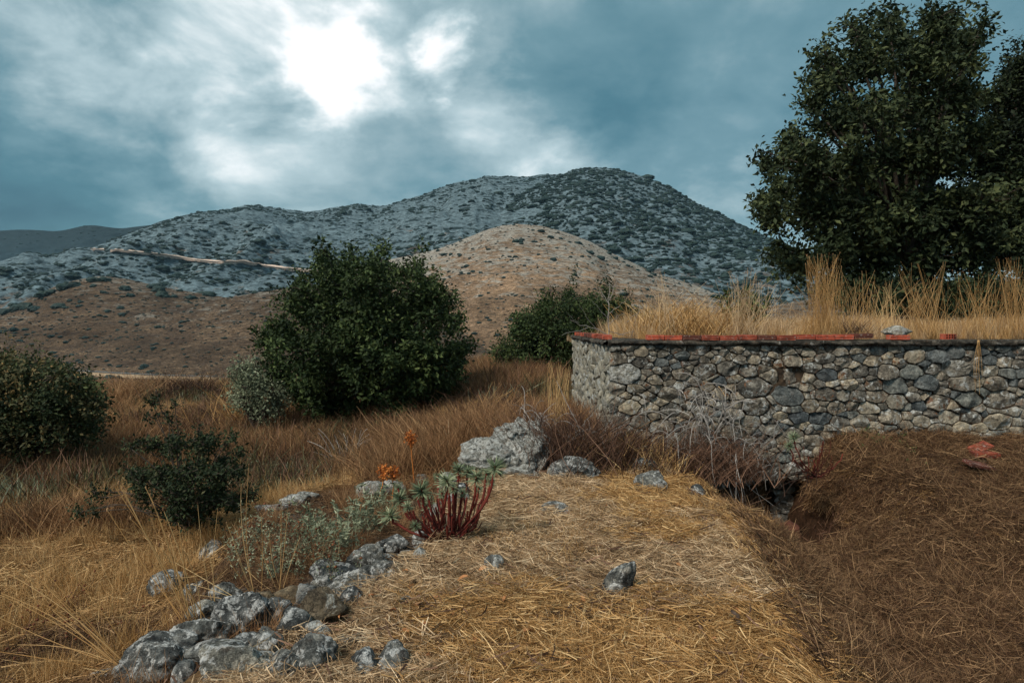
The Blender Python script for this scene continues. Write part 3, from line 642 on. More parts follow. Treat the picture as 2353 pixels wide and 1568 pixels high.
# hollow brick seen end on
A = Acc(); L, H = .13, .06
ys = [-.001]
nx, nz = 4, 2; xe = np.linspace(-L/2, L/2, nx + 1); ze = np.linspace(-H/2, H/2, nz + 1); t_ = .004
for i in range(nx + 1): box(A, xe[i] - t_, xe[i] + t_, -.06, .06, -H/2 - t_ + .0003*i, H/2 + t_ - .0003*i)
for i in range(nz + 1): box(A, -L/2 - t_ + .001, L/2 + t_ - .001, -.059, .059, ze[i] - t_ + .0011, ze[i] + t_ - .0011)
box(A, -L/2, L/2, .03, .058, -H/2, H/2)
o = link('hollow_brick', A.mesh('hollow_brick', MATS['fired_clay'], False), None, (wx(2192), YW + .12, -.125)); tag(o, 'dark hollow brick lying end on in the grass on the wall top, holes showing', 'brick')

# ------------------------------------------------------------------ rocks, one by one
ROCK_N = [0]; KEEP = []
def rock(u, v, wpx, hpx, label, m='limestone', Y=None, depth=None, sub=None, planes=13, rough=.05, rot=None, sink=.25, name='rock', group=None, seed=None, flat=None, cat='rock'):
    """(u, v): the middle of the rock on the sheet; wpx, hpx: its size there"""
    ROCK_N[0] += 1; sd = seed or 100 + ROCK_N[0]; rs = RS(sd)
    P = hit(u, v + hpx * .32) if Y is None else px(u, v + hpx * .32, Y)
    Yd = P[1]; w_, h_ = wpx / F * Yd / 2 * 1.3, hpx / F * Yd / 2 * 1.3
    d_ = depth / 2 if depth else (w_ * .5 + h_ * .5) * rs.uniform(.9, 1.15)
    C = px(u, v, Yd + d_ * .35)
    if Y is None and Yd < 5.6 and C[0] < xL(Yd) + .6: w_ *= 1.12; h_ *= 1.15; C[2] += h_ * .12
    if sub is None: sub = 5 if wpx > 85 else (4 if wpx > 36 else 3)
    V, T = rock_shape(sd, (w_, d_, h_), sub, planes, rough)
    if rot:
        R = np.array(Euler([math.radians(a) for a in rot]).to_matrix()); V = V @ R.T
    KEEP.append((C[0], C[1], max(w_, .03))); me = make_mesh(name, V, T, MATS[m], None, True); o = link(name, me, None, C)
    return tag(o, label, cat, group)
T_ = 'tumbled grey stones along the broken edge of the mound'
R = [ # zoomed fore-edge rubble, front to back
 (378,1532,160,100,'big rounded grey boulder at the lower left end of the rubble edge, white mottled','limestone'),
 (255,1556,70,30,'low pale grey stone at the very left end of the rubble edge','limestone'),
 (455,1474,108,85,'dark domed grey rock between the big corner boulder and the pale wrinkled block','limestone'),
 (548,1432,108,96,'pale wrinkled grey block with ridged top, third along the rubble edge','limestone'),
 (592,1383,70,40,'flat topped tan grey stone behind the pale wrinkled block','limestone_tan'),
 (640,1420,62,70,'upright wedge shaped blue grey stone beside the pale wrinkled block','limestone'),
 (672,1440,60,62,'small leaning grey stone right of the wedge shaped one','limestone'),
 (668,1375,66,36,'flat tan stone lying above the leaning small stone','limestone_tan'),
 (545,1528,150,75,'long flat grey slab spotted with round white lichen at the picture bottom','limestone'),
 (512,1500,120,36,'thin dark slab wedged behind the lichen spotted slab','limestone'),
 (575,1478,74,30,'thin grey brown plate lying under the pale wrinkled block','limestone'),
 (620,1486,64,46,'small dark blue grey stone beside the yellow leaf','limestone'),
 (650,1535,92,74,'smooth mid grey rock at the picture bottom, right of the spotted slab','limestone'),
 (722,1518,100,92,'large dark pitted rock at the picture bottom beside the straw','limestone'),
 (735,1410,92,72,'brown ochre lumpy rock with sparkling crust in the rubble edge','limestone_tan'),
 (725,1455,48,36,'small white jagged quartz like stone on the straw below the ochre rock','limestone_white'),
 (706,1374,48,48,'rough dark blue stone left of the ochre rock','limestone'),
 (738,1348,34,44,'small blue grey upright stone in the rubble edge above the ochre rock','limestone'),
 (800,1362,92,62,'grey block with a thin white vein across its face','limestone'),
 (850,1340,66,50,'grey stone with flat bright top behind the veined block','limestone'),
 (765,1322,92,50,'long layered grey slab leaning below the standing stone','limestone'),
 (838,1296,72,84,'tall standing grey white stone in the middle of the rubble edge','limestone'),
 (792,1330,70,34,'dark slab propped against the standing stone','limestone'),
 (878,1322,60,52,'dark rounded rock right of the standing stone','limestone'),
 (875,1290,58,30,'thin dark slab lying behind the standing stone','limestone'),
 (903,1256,66,44,'angular grey green stone under the red stemmed spurge','limestone'),
 (868,1268,30,28,'small rounded stone left of the angular grey green stone','limestone'),
 (895,1278,28,20,'tiny pale chip below the angular grey green stone','limestone_tan'),
 (935,1272,30,20,'little grey stone half under dead spurge twigs','limestone'),
 (836,1275,24,34,'small grey stone peeping over the back of the standing stone','limestone'),
 (812,1478,86,34,'long dark half buried stone in the straw right of the white jagged one','limestone'),
 (928,1392,32,40,'small blue white stone sunk in the straw, near fallen leaves','limestone'),
 (838,1536,66,70,'dark pitted rock standing at the picture bottom in the straw','limestone'),
 (912,1530,82,92,'split grey rock with pale streaks at the picture bottom, last of the rubble','limestone'),
 (1136,1304,42,50,'pale blue white stone alone on the straw below the red stemmed spurge','limestone_white'),
 (1280,1172,66,32,'grey white rock lying flat in the middle of the straw mound','limestone'),
 (1268,1124,40,18,'small flat white stone below the big rocks in the middle','limestone_white'),
 (1318,1083,92,56,'rounded lichen grey rock half buried right of the white boulder','limestone'),
 (1270,1070,50,24,'low grey rock tucked against the white boulder on the right','limestone'),
 (1495,1110,66,52,'black and white lichened rock at the foot of the dead brushwood','limestone'),
 (1474,1070,62,44,'grey rounded rock just behind the black and white one','limestone'),
 (1602,1130,28,34,'small leaning blue grey stone near the rim above the pit','limestone'),
 (1586,1140,14,14,'tiny dark stone beside the small leaning one','limestone'),
 (1450,1305,34,14,'little pale stone flush with the straw in the middle of the mound','limestone_white'),
 (1418,1342,66,92,'slanting black and white lichen covered stone standing in the straw','limestone'),
 (1372,1246,22,10,'small flat pale chip in the straw on the mound','limestone_white'),
 (1290,1218,24,10,'little dark stone flush with the straw below the flat rock','limestone'),
 # mid slope and lower terrace
 (680,1148,58,30,'white flat stone on the lower terrace, left end','limestone_white'),
 (708,1142,44,26,'white angular stone on the lower terrace beside the white flat one','limestone_white'),
 (748,1118,46,30,'grey stone above the two white ones on the lower terrace','limestone'),
 (810,1086,28,26,'rounded grey stone below the curled dead branches','limestone'),
 (838,1078,40,28,'dark stone in the heap below the oak','limestone'),
 (868,1070,34,22,'pale stone on top of the heap below the oak','limestone'),
 (855,1045,40,20,'flat dark stone at the back of the heap below the oak','limestone'),
 (890,1052,46,22,'long dark stone at the right of the heap below the oak','limestone'),
 (862,1096,30,20,'small brown stone at the front of the heap below the oak','limestone_tan'),
 (850,1130,70,50,'crusty white lichened rock behind the rust coloured flower heads','limestone_white'),
 (905,1120,44,34,'white lichened rock between the rust coloured flower heads and spurge','limestone_white'),
 (1030,1110,40,40,'white grey rock glimpsed behind the red spurge stems','limestone_white'),
 (968,1105,36,26,'small white rock left of the spurge rosettes','limestone_white'),
 (1010,1175,44,50,'pale rock seen through the middle of the red spurge stems','limestone_white'),
 (488,1276,46,56,'tall pale grey stone at the drop of the lower terrace','limestone'),
 (455,1360,46,60,'dark grey stone in the face of the lower terrace','limestone'),
 (470,1405,60,42,'grey stone at the foot of the terrace face behind tall grass stalks','limestone'),
 (380,1352,70,70,'smooth slanting blue grey slab in the brown grass at lower left','limestone'),
 (518,1370,56,40,'low grey stone on the gravelly part of the terrace','limestone'),
 (560,1180,90,16,'long flat ledge of pale stone at the back of the terrace','limestone'),
 (628,1166,80,16,'flat grey ledge of stone beside the two white stones','limestone'),
 (158,1224,40,16,'small white grey stone in the golden grass at left','limestone_white'),
 (278,1312,40,18,'small pinkish pale stone in the grass left of the slanting slab','limestone_tan'),
 (95,1314,24,10,'tiny white chip in the grass at far left','limestone_white'),
 (20,1480,50,26,'grey stone at the left picture edge low down in the grass','limestone'),
 (2240,1112,46,12,'flat grey stone lying in brown grass right of the hollow','limestone'),
 (2018,1004,34,14,'pale stone in the grass at the foot of the right part of the wall','limestone'),
]
for r in R:
    hh = r[3]; m = r[5]
    flatk = dict(planes=15, rough=.085)
    if r[0] == 1418: rock(1418, 1340, 44, 104, r[4], m, planes=9, rough=.08, rot=(0, 32, 0), depth=.12)
    else: rock(r[0], r[1], r[2], r[3], r[4], m, **flatk)
# pale rubble beside the oak, far off
for q, (u, v, w_, h_) in enumerate([(700, 955, 30, 22), (716, 940, 26, 20), (735, 944, 26, 22), (728, 962, 34, 20), (690, 968, 22, 14), (752, 955, 24, 18), (745, 972, 30, 16), (712, 975, 24, 14), (766, 968, 22, 16), (840, 938, 18, 14), (856, 946, 16, 10)]):
    rock(u, v, w_, h_, 'pale stone in the small heap left of the oak foot', 'limestone_white', group='pale stones heaped left of the oak foot', sub=3)
# stones of the terrace heap too alike to tell apart
rs = RS(9)
# the rest of the tumbled line: smaller pieces wedged between the named ones
for q in range(64):
    y_ = rs.uniform(2.95, 6.4); x_ = float(xL(y_)) + rs.normal(.10, .13); k_ = math.sqrt(y_ / 4)
    w_ = rs.uniform(.05, .11) * k_; V, T = rock_shape(900 + q, (w_, w_ * rs.uniform(.7, 1), w_ * rs.uniform(.5, .85)), 3, 8, .06)
    o = link('rock', make_mesh('rock', V, T, MATS[['limestone', 'limestone', 'limestone', 'limestone_tan'][rs.randint(4)]], None, True), None, (x_, y_, gz(x_, y_) + w_ * .5)); o.rotation_euler = rs.uniform(0, 6, 3); KEEP.append((x_, y_, w_)); tag(o, 'small grey stone wedged in the tumbled rubble line along the mound edge', 'rock', 'small stones wedged in the rubble line')
for q in range(26):
    u = rs.uniform(790, 930); v = 1050 + (q % 13) * 4.6 + rs.uniform(-4, 4)
    rock(u, v, rs.uniform(14, 26), rs.uniform(10, 18), 'small stone of the loose heap on the slope below the oak', rs.choice(['limestone', 'limestone', 'limestone_tan']), group='small stones heaped below the oak', sub=2)
# the big white boulder, three lobes grown into one mesh
def boulder():
    parts = [(1116, 1052, 120, 78, 31, 7.5), (1168, 1046, 120, 92, 44, 7.65), (1206, 1030, 104, 108, 37, 7.75), (1182, 996, 84, 44, 12, 7.85), (1230, 1064, 56, 70, 55, 7.6), (1142, 1072, 130, 56, 71, 7.4), (1200, 1080, 90, 44, 93, 7.4)]
    A = Acc(); C0 = px(1165, 1090, 7.7)
    for u, v, w_, h_, sd, Y in parts:
        V, T = rock_shape(sd, (w_ / F * Y * .62, .42 + w_ / F * Y * .1, h_ / F * Y * .60), 5, 14, .15); A.add(V + px(u, v, Y + .2) - C0, None, T)
    me = A.mesh('boulder', MATS['limestone_white'], True); o = link('boulder', me, None, C0); tag(o, 'big white boulder with rust lichen beside the dead brushwood, largest rock in view', 'boulder')
boulder()
rock(1192, 972, 24, 26, 'small white pointed stone perched on the back of the big white boulder', 'limestone_white', Y=8.1, sub=3)
rock(2062, 762, 58, 24, 'white flat stone lying on the platform behind the lone red brick', 'limestone_white', Y=8.72, depth=.25)
# red earth lump in the mouth of the hollow
P = hit(1815, 1230); V, T = rock_shape(808, (.17, .20, .15), 4, 9, .12); o = link('earth_lump', make_mesh('earth_lump', V, T, MATS['red_earth'], None, True), None, px(1806, 1225, 7.7)); tag(o, 'small red brown lump of earth in the mouth of the dark pit', 'earth lump')
# fallen bricks at the foot of the wall
for (u, v, Y, rot, sc, lab) in [(2252, 1028, 8.0, (.35, -.25, .3), (1.1, 1.3, .6), 'broken orange red brick leaning on top of the fallen brick pile by the wall foot'),
                            (2262, 1043, 7.85, (.05, .03, -.05), (1.15, 1.2, .9), 'flat whole dull red brick in the middle of the fallen pile by the wall foot'),
                            (2250, 1068, 7.6, (.25, .22, .15), (1.3, 1.4, .6), 'bright red brick slab lowest and nearest of the fallen pile by the wall foot')]:
    P = px(u, v, Y); o = loose_brick('fallen_brick', P, rot, lab, sc=sc)
    o.location.z = max(o.location.z, gz(P[0], P[1]) + .03)
rock(2256, 1056, 50, 22, 'grey wedge of stone caught between the fallen red bricks', 'limestone', sub=3)

# ------------------------------------------------------------------ trees and bushes
def crown(lobes, Yc, half, rs, n, leaf, clump=.13, per=16, size_mul=1.0, shell=.45, gap=0.0, flat=.9):
    """leaf sprays through the volume of the lobes (u, v, r px); returns V, Q, C and lobe centres"""
    L = np.array(lobes, float); cu = np.average(L[:, 0]); cvv = np.average(L[:, 1]); ext = np.max(np.hypot(L[:, 0] - cu, L[:, 1] - cvv) + L[:, 2])
    cen = []; rad = []
    for u, v, r in L:
        k = math.sqrt(max(.05, 1 - (math.hypot(u - cu, v - cvv) / ext) ** 2)) * half
        for s_ in ((-.85, -.1, .6) if r > 25 else (rs.uniform(-.5, .2),)):
            Yl = Yc + s_ * k + rs.uniform(-.15, .15) * half; cen.append(px(u, v, Yl)); rad.append(r / F * Yl * rs.uniform(.72, 1.0))
    cen = np.array(cen); rad = np.array(rad); wgt = rad ** 1.6; wgt /= wgt.sum(); ns = max(8, n // per)
    # boughs: smaller clumps round the shell of every lobe; the sprays gather on them and leave gaps between
    nb = int(len(cen) * 12); bi = rs.choice(len(cen), nb, p=rad ** .9 / (rad ** .9).sum()); bd = rs.normal(size=(nb, 3)); bd[:, 2] += .25; bd /= np.linalg.norm(bd, axis=1)[:, None]
    br = rad[bi] * rs.uniform(.15, .36, nb); bc = cen[bi] + bd * (rad[bi] * rs.uniform(.2, 1.2, nb) ** .75 - br * .55)[:, None]; btone = rs.uniform(-.28, .30, nb)
    k_ = rs.choice(nb, ns, p=br ** 1.45 / (br ** 1.45).sum()); d = rs.normal(size=(ns, 3)); d[:, 2] += .2; d /= np.linalg.norm(d, axis=1)[:, None]
    S = bc[k_] + d * (br[k_] * (1 - .6 * rs.uniform(0, 1, ns) ** 1.4))[:, None] * np.array([1.1, 1.1, .8])
    st = rs.rand(nb) < .16; up_ = bd + [0, 0, .7]; sh = st[k_]; S[sh] = (bc[k_] + up_[k_] * (br[k_] * rs.uniform(.2, 2.3, ns))[:, None] + rs.normal(0, .06, (ns, 3)) * br[k_][:, None] * 3)[sh]      # shoots that stand out of the outline
    if gap: kp = vnoise(S * 1.6, 8) > -1 + gap; S = S[kp]; d = d[kp]
    ns = len(S); tn = .42 + .12 * rs.normal(size=ns)
    tn = tn + (btone[k_] if not gap else 0)
    s_ = np.repeat(np.arange(ns), per); m = len(s_)
    od = d[idx * 0 + np.arange(len(idx))][:ns] if False else None
    off = rs.normal(size=(m, 3)) * clump * .6; C0 = S[s_] + off
    nrm = rs.normal(size=(m, 3)) * .8 + off / clump * .5 + np.array([0, -.1, .55]); nrm /= np.linalg.norm(nrm, axis=1)[:, None]
    ax = rs.normal(size=(m, 3)) + off / clump * .8; ax -= nrm * (ax * nrm).sum(1)[:, None]; ax /= np.linalg.norm(ax, axis=1)[:, None]; sd = np.cross(nrm, ax)
    ln = leaf * rs.uniform(.65, 1.35, m)[:, None] * size_mul; wd = ln * rs.uniform(.42, .62, m)[:, None]
    p0 = C0; p2 = C0 + ax * ln + nrm * ln * .08; p1 = C0 + ax * ln * .5 - sd * wd * .5 + nrm * ln * .12; p3 = C0 + ax * ln * .5 + sd * wd * .5 + nrm * ln * .12
    V = np.stack([p0, p1, p2, p3], 1).reshape(-1, 3); Q = np.arange(m * 4).reshape(-1, 4)
    C = np.repeat(np.clip(tn[s_] + rs.normal(0, .16, m), 0, 1), 4)
    return V, Q, C, cen, rad, S
def tree(name, lobes, Yc, half, basepx, seed, n, leaf, label, cat='tree', m='leaf_oak', clump=.13, per=16, trunk_r=.14, twigs=500, accent=None, baseP=None, **kw):
    rs = RS(seed); P = baseP if baseP is not None else px(basepx[0], basepx[1], Yc); P = np.array(P, float); 
    if baseP is None: P[2] = gz(P[0], P[1])
    t = empty(name, P, label, cat)
    V, Q, C, cen, rad, S = crown(lobes, Yc, half, rs, n, leaf, clump, per, **kw)
    o = link('crown', make_mesh('crown', V - P, Q, MATS[m], C), t)
    if accent:
        V, Q, C, *_ = crown(lobes, Yc, half, rs, accent[1], leaf, clump, 5, shell=.12); link('tinted_leaves', make_mesh('tinted_leaves', V - P, Q, MATS[accent[0]], C), t)
    A = Acc(); ctr = cen.mean(0); fork = P + (ctr - P) * .38 + [0, 0, -.1]; s = np.linspace(0, 1, 6)[:, None]
    tube(A, P + [0, 0, -.1] - P + (fork - P) * s + np.sin(s * 5) * .05, trunk_r, trunk_r * .7, 8)
    link('trunk', A.mesh('trunk', MATS['bark']), t)
    A = Acc(); order = rs.permutation(len(cen))
    for k in order[:60]:
        e = cen[k]; s = np.linspace(0, 1, 7)[:, None]; mid = (e - fork) * s; mid[:, 2] += .25 * np.sin(s[:, 0] * math.pi) * np.linalg.norm(e - fork) * .5; mid += rs.normal(0, .05, mid.shape) * s * (1 - s) * 4 * np.linalg.norm(e - fork) * .3
        tube(A, fork - P + mid, trunk_r * .30, .25 * min(.03, trunk_r * .3) + .002, 5)
    for k in rs.choice(len(S), min(twigs, len(S)), False):
        j = np.argmin(((cen - S[k]) ** 2).sum(1)); s = np.linspace(0, 1, 4)[:, None]; a_ = cen[j] * .8 + S[k] * .2; q = a_ + (S[k] - a_) * s + rs.normal(0, .03, (4, 3)) * s
        tube(A, q - P, .012, .004, 3)
    link('limbs', A.mesh('limbs', MATS['bark']), t)
    return t
Z8 = lambda L: [(1555.4 + .52 * a, .52 * b_, .50 * r) for a, b_, r in L]
big = Z8([(930,50,45),(935,100,60),(770,90,40),(680,140,34),(640,110,14),(820,150,80),(650,230,52),(600,240,22),(960,170,80),(1130,90,80),(1145,30,22),(1180,150,110),(1340,120,50),(1375,90,22),(1345,60,20),(1300,200,80),(1385,165,20),(640,290,62),(570,375,46),(540,440,40),(700,330,95),(860,290,120),(1040,290,130),(1200,320,125),(1310,300,50),(620,460,62),(560,480,40),(500,620,52),(490,560,20),(575,600,34),(385,680,40),(355,660,18),(440,740,78),(560,660,80),(700,560,110),(850,520,130),(1040,490,130),(1240,470,110),(1330,450,60),(400,900,58),(350,915,36),(325,905,16),(460,860,100),(600,760,130),(780,760,150),(980,700,160),(1150,700,150),(1300,640,110),(430,980,70),(600,950,130),(800,980,160),(1000,980,160),(1200,950,160),(1350,900,130),(450,1140,66),(400,1130,34),(550,1170,80),(700,1120,140),(900,1170,150),(1100,1150,150),(1300,1130,150),(460,1215,40),(540,1260,40)])
tree('oak_tree', big, 14.5, 2.6, (2130, 800), 5, 84000, .11, 'tall dark oak rising behind the wall at the right, crown open against the sky', m='leaf_oak_dark', clump=.15, per=14, trunk_r=.2, twigs=900, shell=.6)
tree('oak_tree', Z8([(1500,210,44),(1455,250,40),(1430,270,22),(1450,320,40),(1400,370,36),(1520,330,90),(1500,420,110),(1400,480,70),(1500,600,140),(1390,620,80),(1400,750,120),(1540,760,150),(1500,900,160),(1400,1050,150),(1520,1130,170),(1650,300,130),(1700,500,160),(1700,800,180),(1680,1050,170)]), 17.0, 2.6, (2420, 800), 6, 66000, .105, 'second dark oak cut off by the right picture edge, behind the tall one', m='leaf_oak_dark', clump=.16, per=14, trunk_r=.2, shell=.6)
tree('dark_bush', Z8([(700,1290,80),(620,1300,50),(820,1300,90),(980,1310,110),(1120,1320,120),(1280,1330,130),(1430,1350,130),(1560,1350,140),(1180,1400,110),(1350,1420,110),(900,1390,70),(1500,1430,110)]), 12.9, .9, (2200, 860), 8, 46000, .075, 'dark low oak scrub filling the shade under the tall oak, behind the dry grass', 'bush', m='leaf_oak_dark', clump=.15, per=14, shell=.7, twigs=300)
mid = [(740,570,20),(752,590,24),(872,566,16),(880,592,22),(866,548,10),(735,560,10),(812,585,14),(1000,640,18),(960,600,12),(660,680,16),(1062,735,16),(1080,800,16),(570,812,14),(700,640,18),(748,582,22),(742,612,32),(765,640,45),(800,602,26),(822,600,24),(850,615,34),(878,575,16),(876,605,28),(905,612,22),(780,650,55),(850,655,66),(935,640,44),(985,640,30),(1000,672,34),(960,620,20),(700,668,36),(672,690,24),(690,715,45),(760,715,80),(860,730,100),(950,720,76),(1020,715,45),(1050,745,30),(650,772,52),(610,790,34),(588,800,20),(720,815,90),(850,840,115),(980,820,90),(1045,815,44),(1072,815,20),(620,850,38),(650,875,55),(760,890,90),(870,900,100),(975,885,80),(1035,865,38),(1000,920,34),(830,950,70),(900,950,52),(760,940,36),(700,910,40),(940,930,40)]
tree('kermes_oak', mid, 17.0, 2.3, (845, 985), 15, 80000, .105, 'large round dark green oak bush in the middle, twiggy pale tuft at its top', cat='tree', m='leaf_oak', clump=.13, per=18, trunk_r=.13, shell=.55)
tree('olive_shrub', [(550,850,30),(575,870,40),(600,890,45),(560,890,36),(625,905,38),(530,865,18),(590,840,20),(570,925,40),(610,940,40),(545,915,26),(640,930,30)], 15.6, .6, (590, 935), 16, 9000, .06, 'grey green thin shrub leaning against the left side of the big oak bush', 'bush', m='leaf_sage', clump=.10, per=12)
tree('kermes_oak', [(1290,694,22),(1330,692,24),(1262,712,40),(1240,735,45),(1310,715,50),(1360,712,40),(1400,700,24),(1420,715,40),(1455,712,22),(1450,735,34),(1380,740,60),(1205,770,50),(1190,752,26),(1160,812,34),(1170,835,30),(1140,825,14),(1250,785,75),(1330,780,85),(1420,765,60),(1215,820,50),(1290,840,60),(1250,850,30)], 24.0, 1.8, (1270, 890), 17, 46000, .10, 'smaller oak bush farther off, rising behind the left end of the wall', m='leaf_oak', clump=.16, per=16, shell=.6)
tree('dark_bush', [(30,852,28),(65,832,22),(110,842,24),(60,860,50),(125,862,40),(160,852,18),(175,880,36),(-10,870,60),(60,920,85),(160,925,70),(205,928,36),(230,930,20),(20,980,90),(120,985,80),(190,978,50),(-80,900,120),(225,962,24)], 13.5, 1.3, (80, 1062), 18, 42000, .075, 'broad dark bush at the left picture edge, its leaf tips tinged ochre', 'bush', m='leaf_oak_dark', clump=.12, per=14, accent=('leaf_olive', 9000))
Z7 = lambda L: [(.5158 * a, 758.7 + .5158 * b_, .47 * r) for a, b_, r in L]
small = Z7([(680,330,34),(700,280,20),(690,390,40),(760,400,34),(780,330,18),(640,500,44),(590,520,34),(560,510,16),(700,520,50),(780,520,60),(900,500,66),(1000,500,44),(1030,470,22),(1060,560,36),(1085,600,20),(620,660,60),(580,650,30),(720,660,80),(850,640,90),(980,640,80),(1050,640,44),(430,740,44),(380,800,40),(345,815,22),(470,720,26),(420,810,30),(640,745,44),(800,740,90),(930,760,90),(1040,770,56),(1110,730,34),(1130,750,18),(780,830,60),(880,840,70),(960,850,40),(840,910,36),(900,890,40),(700,800,30)])
tree('oak_sapling', small, 8.4, .75, (440, 1285), 19, 13000, .048, 'sparse young oak shrub with horizontal sprays standing in the dry grass at left', cat='shrub', m='leaf_oak_dark', clump=.065, per=14, trunk_r=.03, gap=.25, twigs=700, accent=('leaf_olive', 500))
# ------------------------------------------------------------------ scattered growth nobody could count
def protos(cname, meshes):
    c = bpy.data.collections.new(cname)
    for i, me in enumerate(meshes): c.objects.link(bpy.data.objects.new('%s_%02d' % (cname, i), me))
    return c
def scatter(name, coll, nproto, P, rot, scl, rs, label, cat, kind='stuff'):
    P = np.asarray(P, np.float32); n = len(P)
    me = bpy.data.meshes.new(name); me.vertices.add(n); me.vertices.foreach_set('co', P.ravel())
    at = me.attributes.new('rot', 'FLOAT_VECTOR', 'POINT'); at.data.foreach_set('vector', np.asarray(rot, np.float32).ravel())
    at = me.attributes.new('scl', 'FLOAT_VECTOR', 'POINT'); s_ = np.asarray(scl, np.float32); s_ = np.repeat(s_[:, None], 3, 1) if s_.ndim == 1 else s_; at.data.foreach_set('vector', s_.ravel())
    at = me.attributes.new('pick', 'INT', 'POINT'); at.data.foreach_set('value', rs.randint(0, nproto, n).astype(np.int32))
    o = link(name, me); tag(o, label, cat, kind=kind)
    ng = bpy.data.node_groups.new(name + '_nodes', 'GeometryNodeTree'); ng.interface.new_socket('Geometry', in_out='INPUT', socket_type='NodeSocketGeometry'); ng.interface.new_socket('Geometry', in_out='OUTPUT', socket_type='NodeSocketGeometry')
    N = ng.nodes; gi = N.new('NodeGroupInput'); go = N.new('NodeGroupOutput'); mp = N.new('GeometryNodeMeshToPoints'); ip = N.new('GeometryNodeInstanceOnPoints'); ci = N.new('GeometryNodeCollectionInfo')
    ci.inputs['Collection'].default_value = coll; ci.inputs['Separate Children'].default_value = True; ci.inputs['Reset Children'].default_value = True
    def na(nm, typ): a_ = N.new('GeometryNodeInputNamedAttribute'); a_.data_type = typ; a_.inputs['Name'].default_value = nm; return a_.outputs['Attribute']
    L = ng.links; L.new(gi.outputs[0], mp.inputs['Mesh']); L.new(mp.outputs[0], ip.inputs['Points']); L.new(ci.outputs[0], ip.inputs['Instance']); ip.inputs['Pick Instance'].default_value = True
    L.new(na('pick', 'INT'), ip.inputs['Instance Index']); L.new(na('rot', 'FLOAT_VECTOR'), ip.inputs['Rotation']); L.new(na('scl', 'FLOAT_VECTOR'), ip.inputs['Scale']); L.new(ip.outputs[0], go.inputs[0])
    md = o.modifiers.new('scatter', 'NODES'); md.node_group = ng; return o
def tuft_mesh(name, m, rs, n, h, rad, lean, width, sag=.15, seg=3, tone=(.1, 1)):
    b_ = np.stack([rs.normal(0, rad * .5, n), rs.normal(0, rad * .5, n), np.full(n, -.02)], 1); a_ = rs.uniform(0, 6.28, n); H = h * rs.uniform(.45, 1.1, n)
    ln = H * np.abs(rs.normal(0, lean, n)); t_ = b_ + np.stack([np.cos(a_) * ln, np.sin(a_) * ln, H], 1)
    V, Q, C = blades(rs, n, b_, t_, width * rs.uniform(.7, 1.3, n), seg, sag, tone); return make_mesh(name, V, Q, MATS[m], C)
def litter_mesh(name, m, rs, n, rad, L, width, thick, tone=(0, 1)):
    r = rad * np.sqrt(rs.uniform(0, 1, n)); a_ = rs.uniform(0, 6.28, n); c = np.stack([r * np.cos(a_), r * np.sin(a_), rs.uniform(0, thick, n)], 1)
    d = rs.uniform(0, 6.28, n); ll = L * rs.uniform(.35, 1.2, n); v = np.stack([np.cos(d) * ll, np.sin(d) * ll, rs.normal(0, .13, n) * ll + .01], 1)
    V, Q, C = blades(rs, n, c - v / 2, c + v / 2, width * rs.uniform(.6, 1.5, n), 3, .38, tone); return make_mesh(name, V, Q, MATS[m], C)
def polar(rs, n, r0, r1, a0=-50, a1=50):
    r = np.exp(rs.uniform(math.log(r0), math.log(r1), n)); a_ = np.radians(rs.uniform(a0, a1, n)); return r * np.sin(a_), r * np.cos(a_)
def slope_rot(x, y, rs):
    e = .12; gx = (G(x + e, y) - G(x - e, y)) / (2 * e); gy = (G(x, y + e) - G(x, y - e)) / (2 * e)
    gx = np.clip(gx, -1.2, 1.2); gy = np.clip(gy, -1.2, 1.2)
    return np.stack([np.arctan(gy), -np.arctan(gx), 0 * gx], 1)
def lay(x, y, rs, jit):
    """Euler angles that lay a patch on the slope, spun at random about its own normal"""
    e = .15; gx = np.clip((G(x + e, y) - G(x - e, y)) / (2 * e), -1.3, 1.3); gy = np.clip((G(x, y + e) - G(x, y - e)) / (2 * e), -1.3, 1.3); m_ = len(x)
    n = np.stack([-gx + rs.normal(0, jit, m_), -gy + rs.normal(0, jit, m_), np.ones(m_)], 1); n /= np.linalg.norm(n, axis=1)[:, None]; a_ = rs.uniform(0, 6.28, m_)
    t = np.stack([np.cos(a_), np.sin(a_), 0 * a_], 1); t -= n * (t * n).sum(1)[:, None]; t /= np.linalg.norm(t, axis=1)[:, None]; b_ = np.cross(n, t)
    return np.stack([np.arctan2(b_[:, 2], n[:, 2]), -np.arcsin(np.clip(t[:, 2], -1, 1)), np.arctan2(t[:, 1], t[:, 0])], 1)
rs = RS(202)
KP = np.array(KEEP)
def clear(x, y, f=1.0, pad=.03):
    ok = np.ones(len(x), bool)
    for a_, b_, r in KP: ok &= np.hypot(x - a_, (y - b_) * 1.0) > r * f + pad
    rub = (x < xL(y) + .42 + .18 * vnoise(xyz(x * 3, y * 3, 1), 8)) & (x > xL(y) - .25) & (y < 5.6) & (rs.rand(len(x)) < .93)
    return ok & ~rub
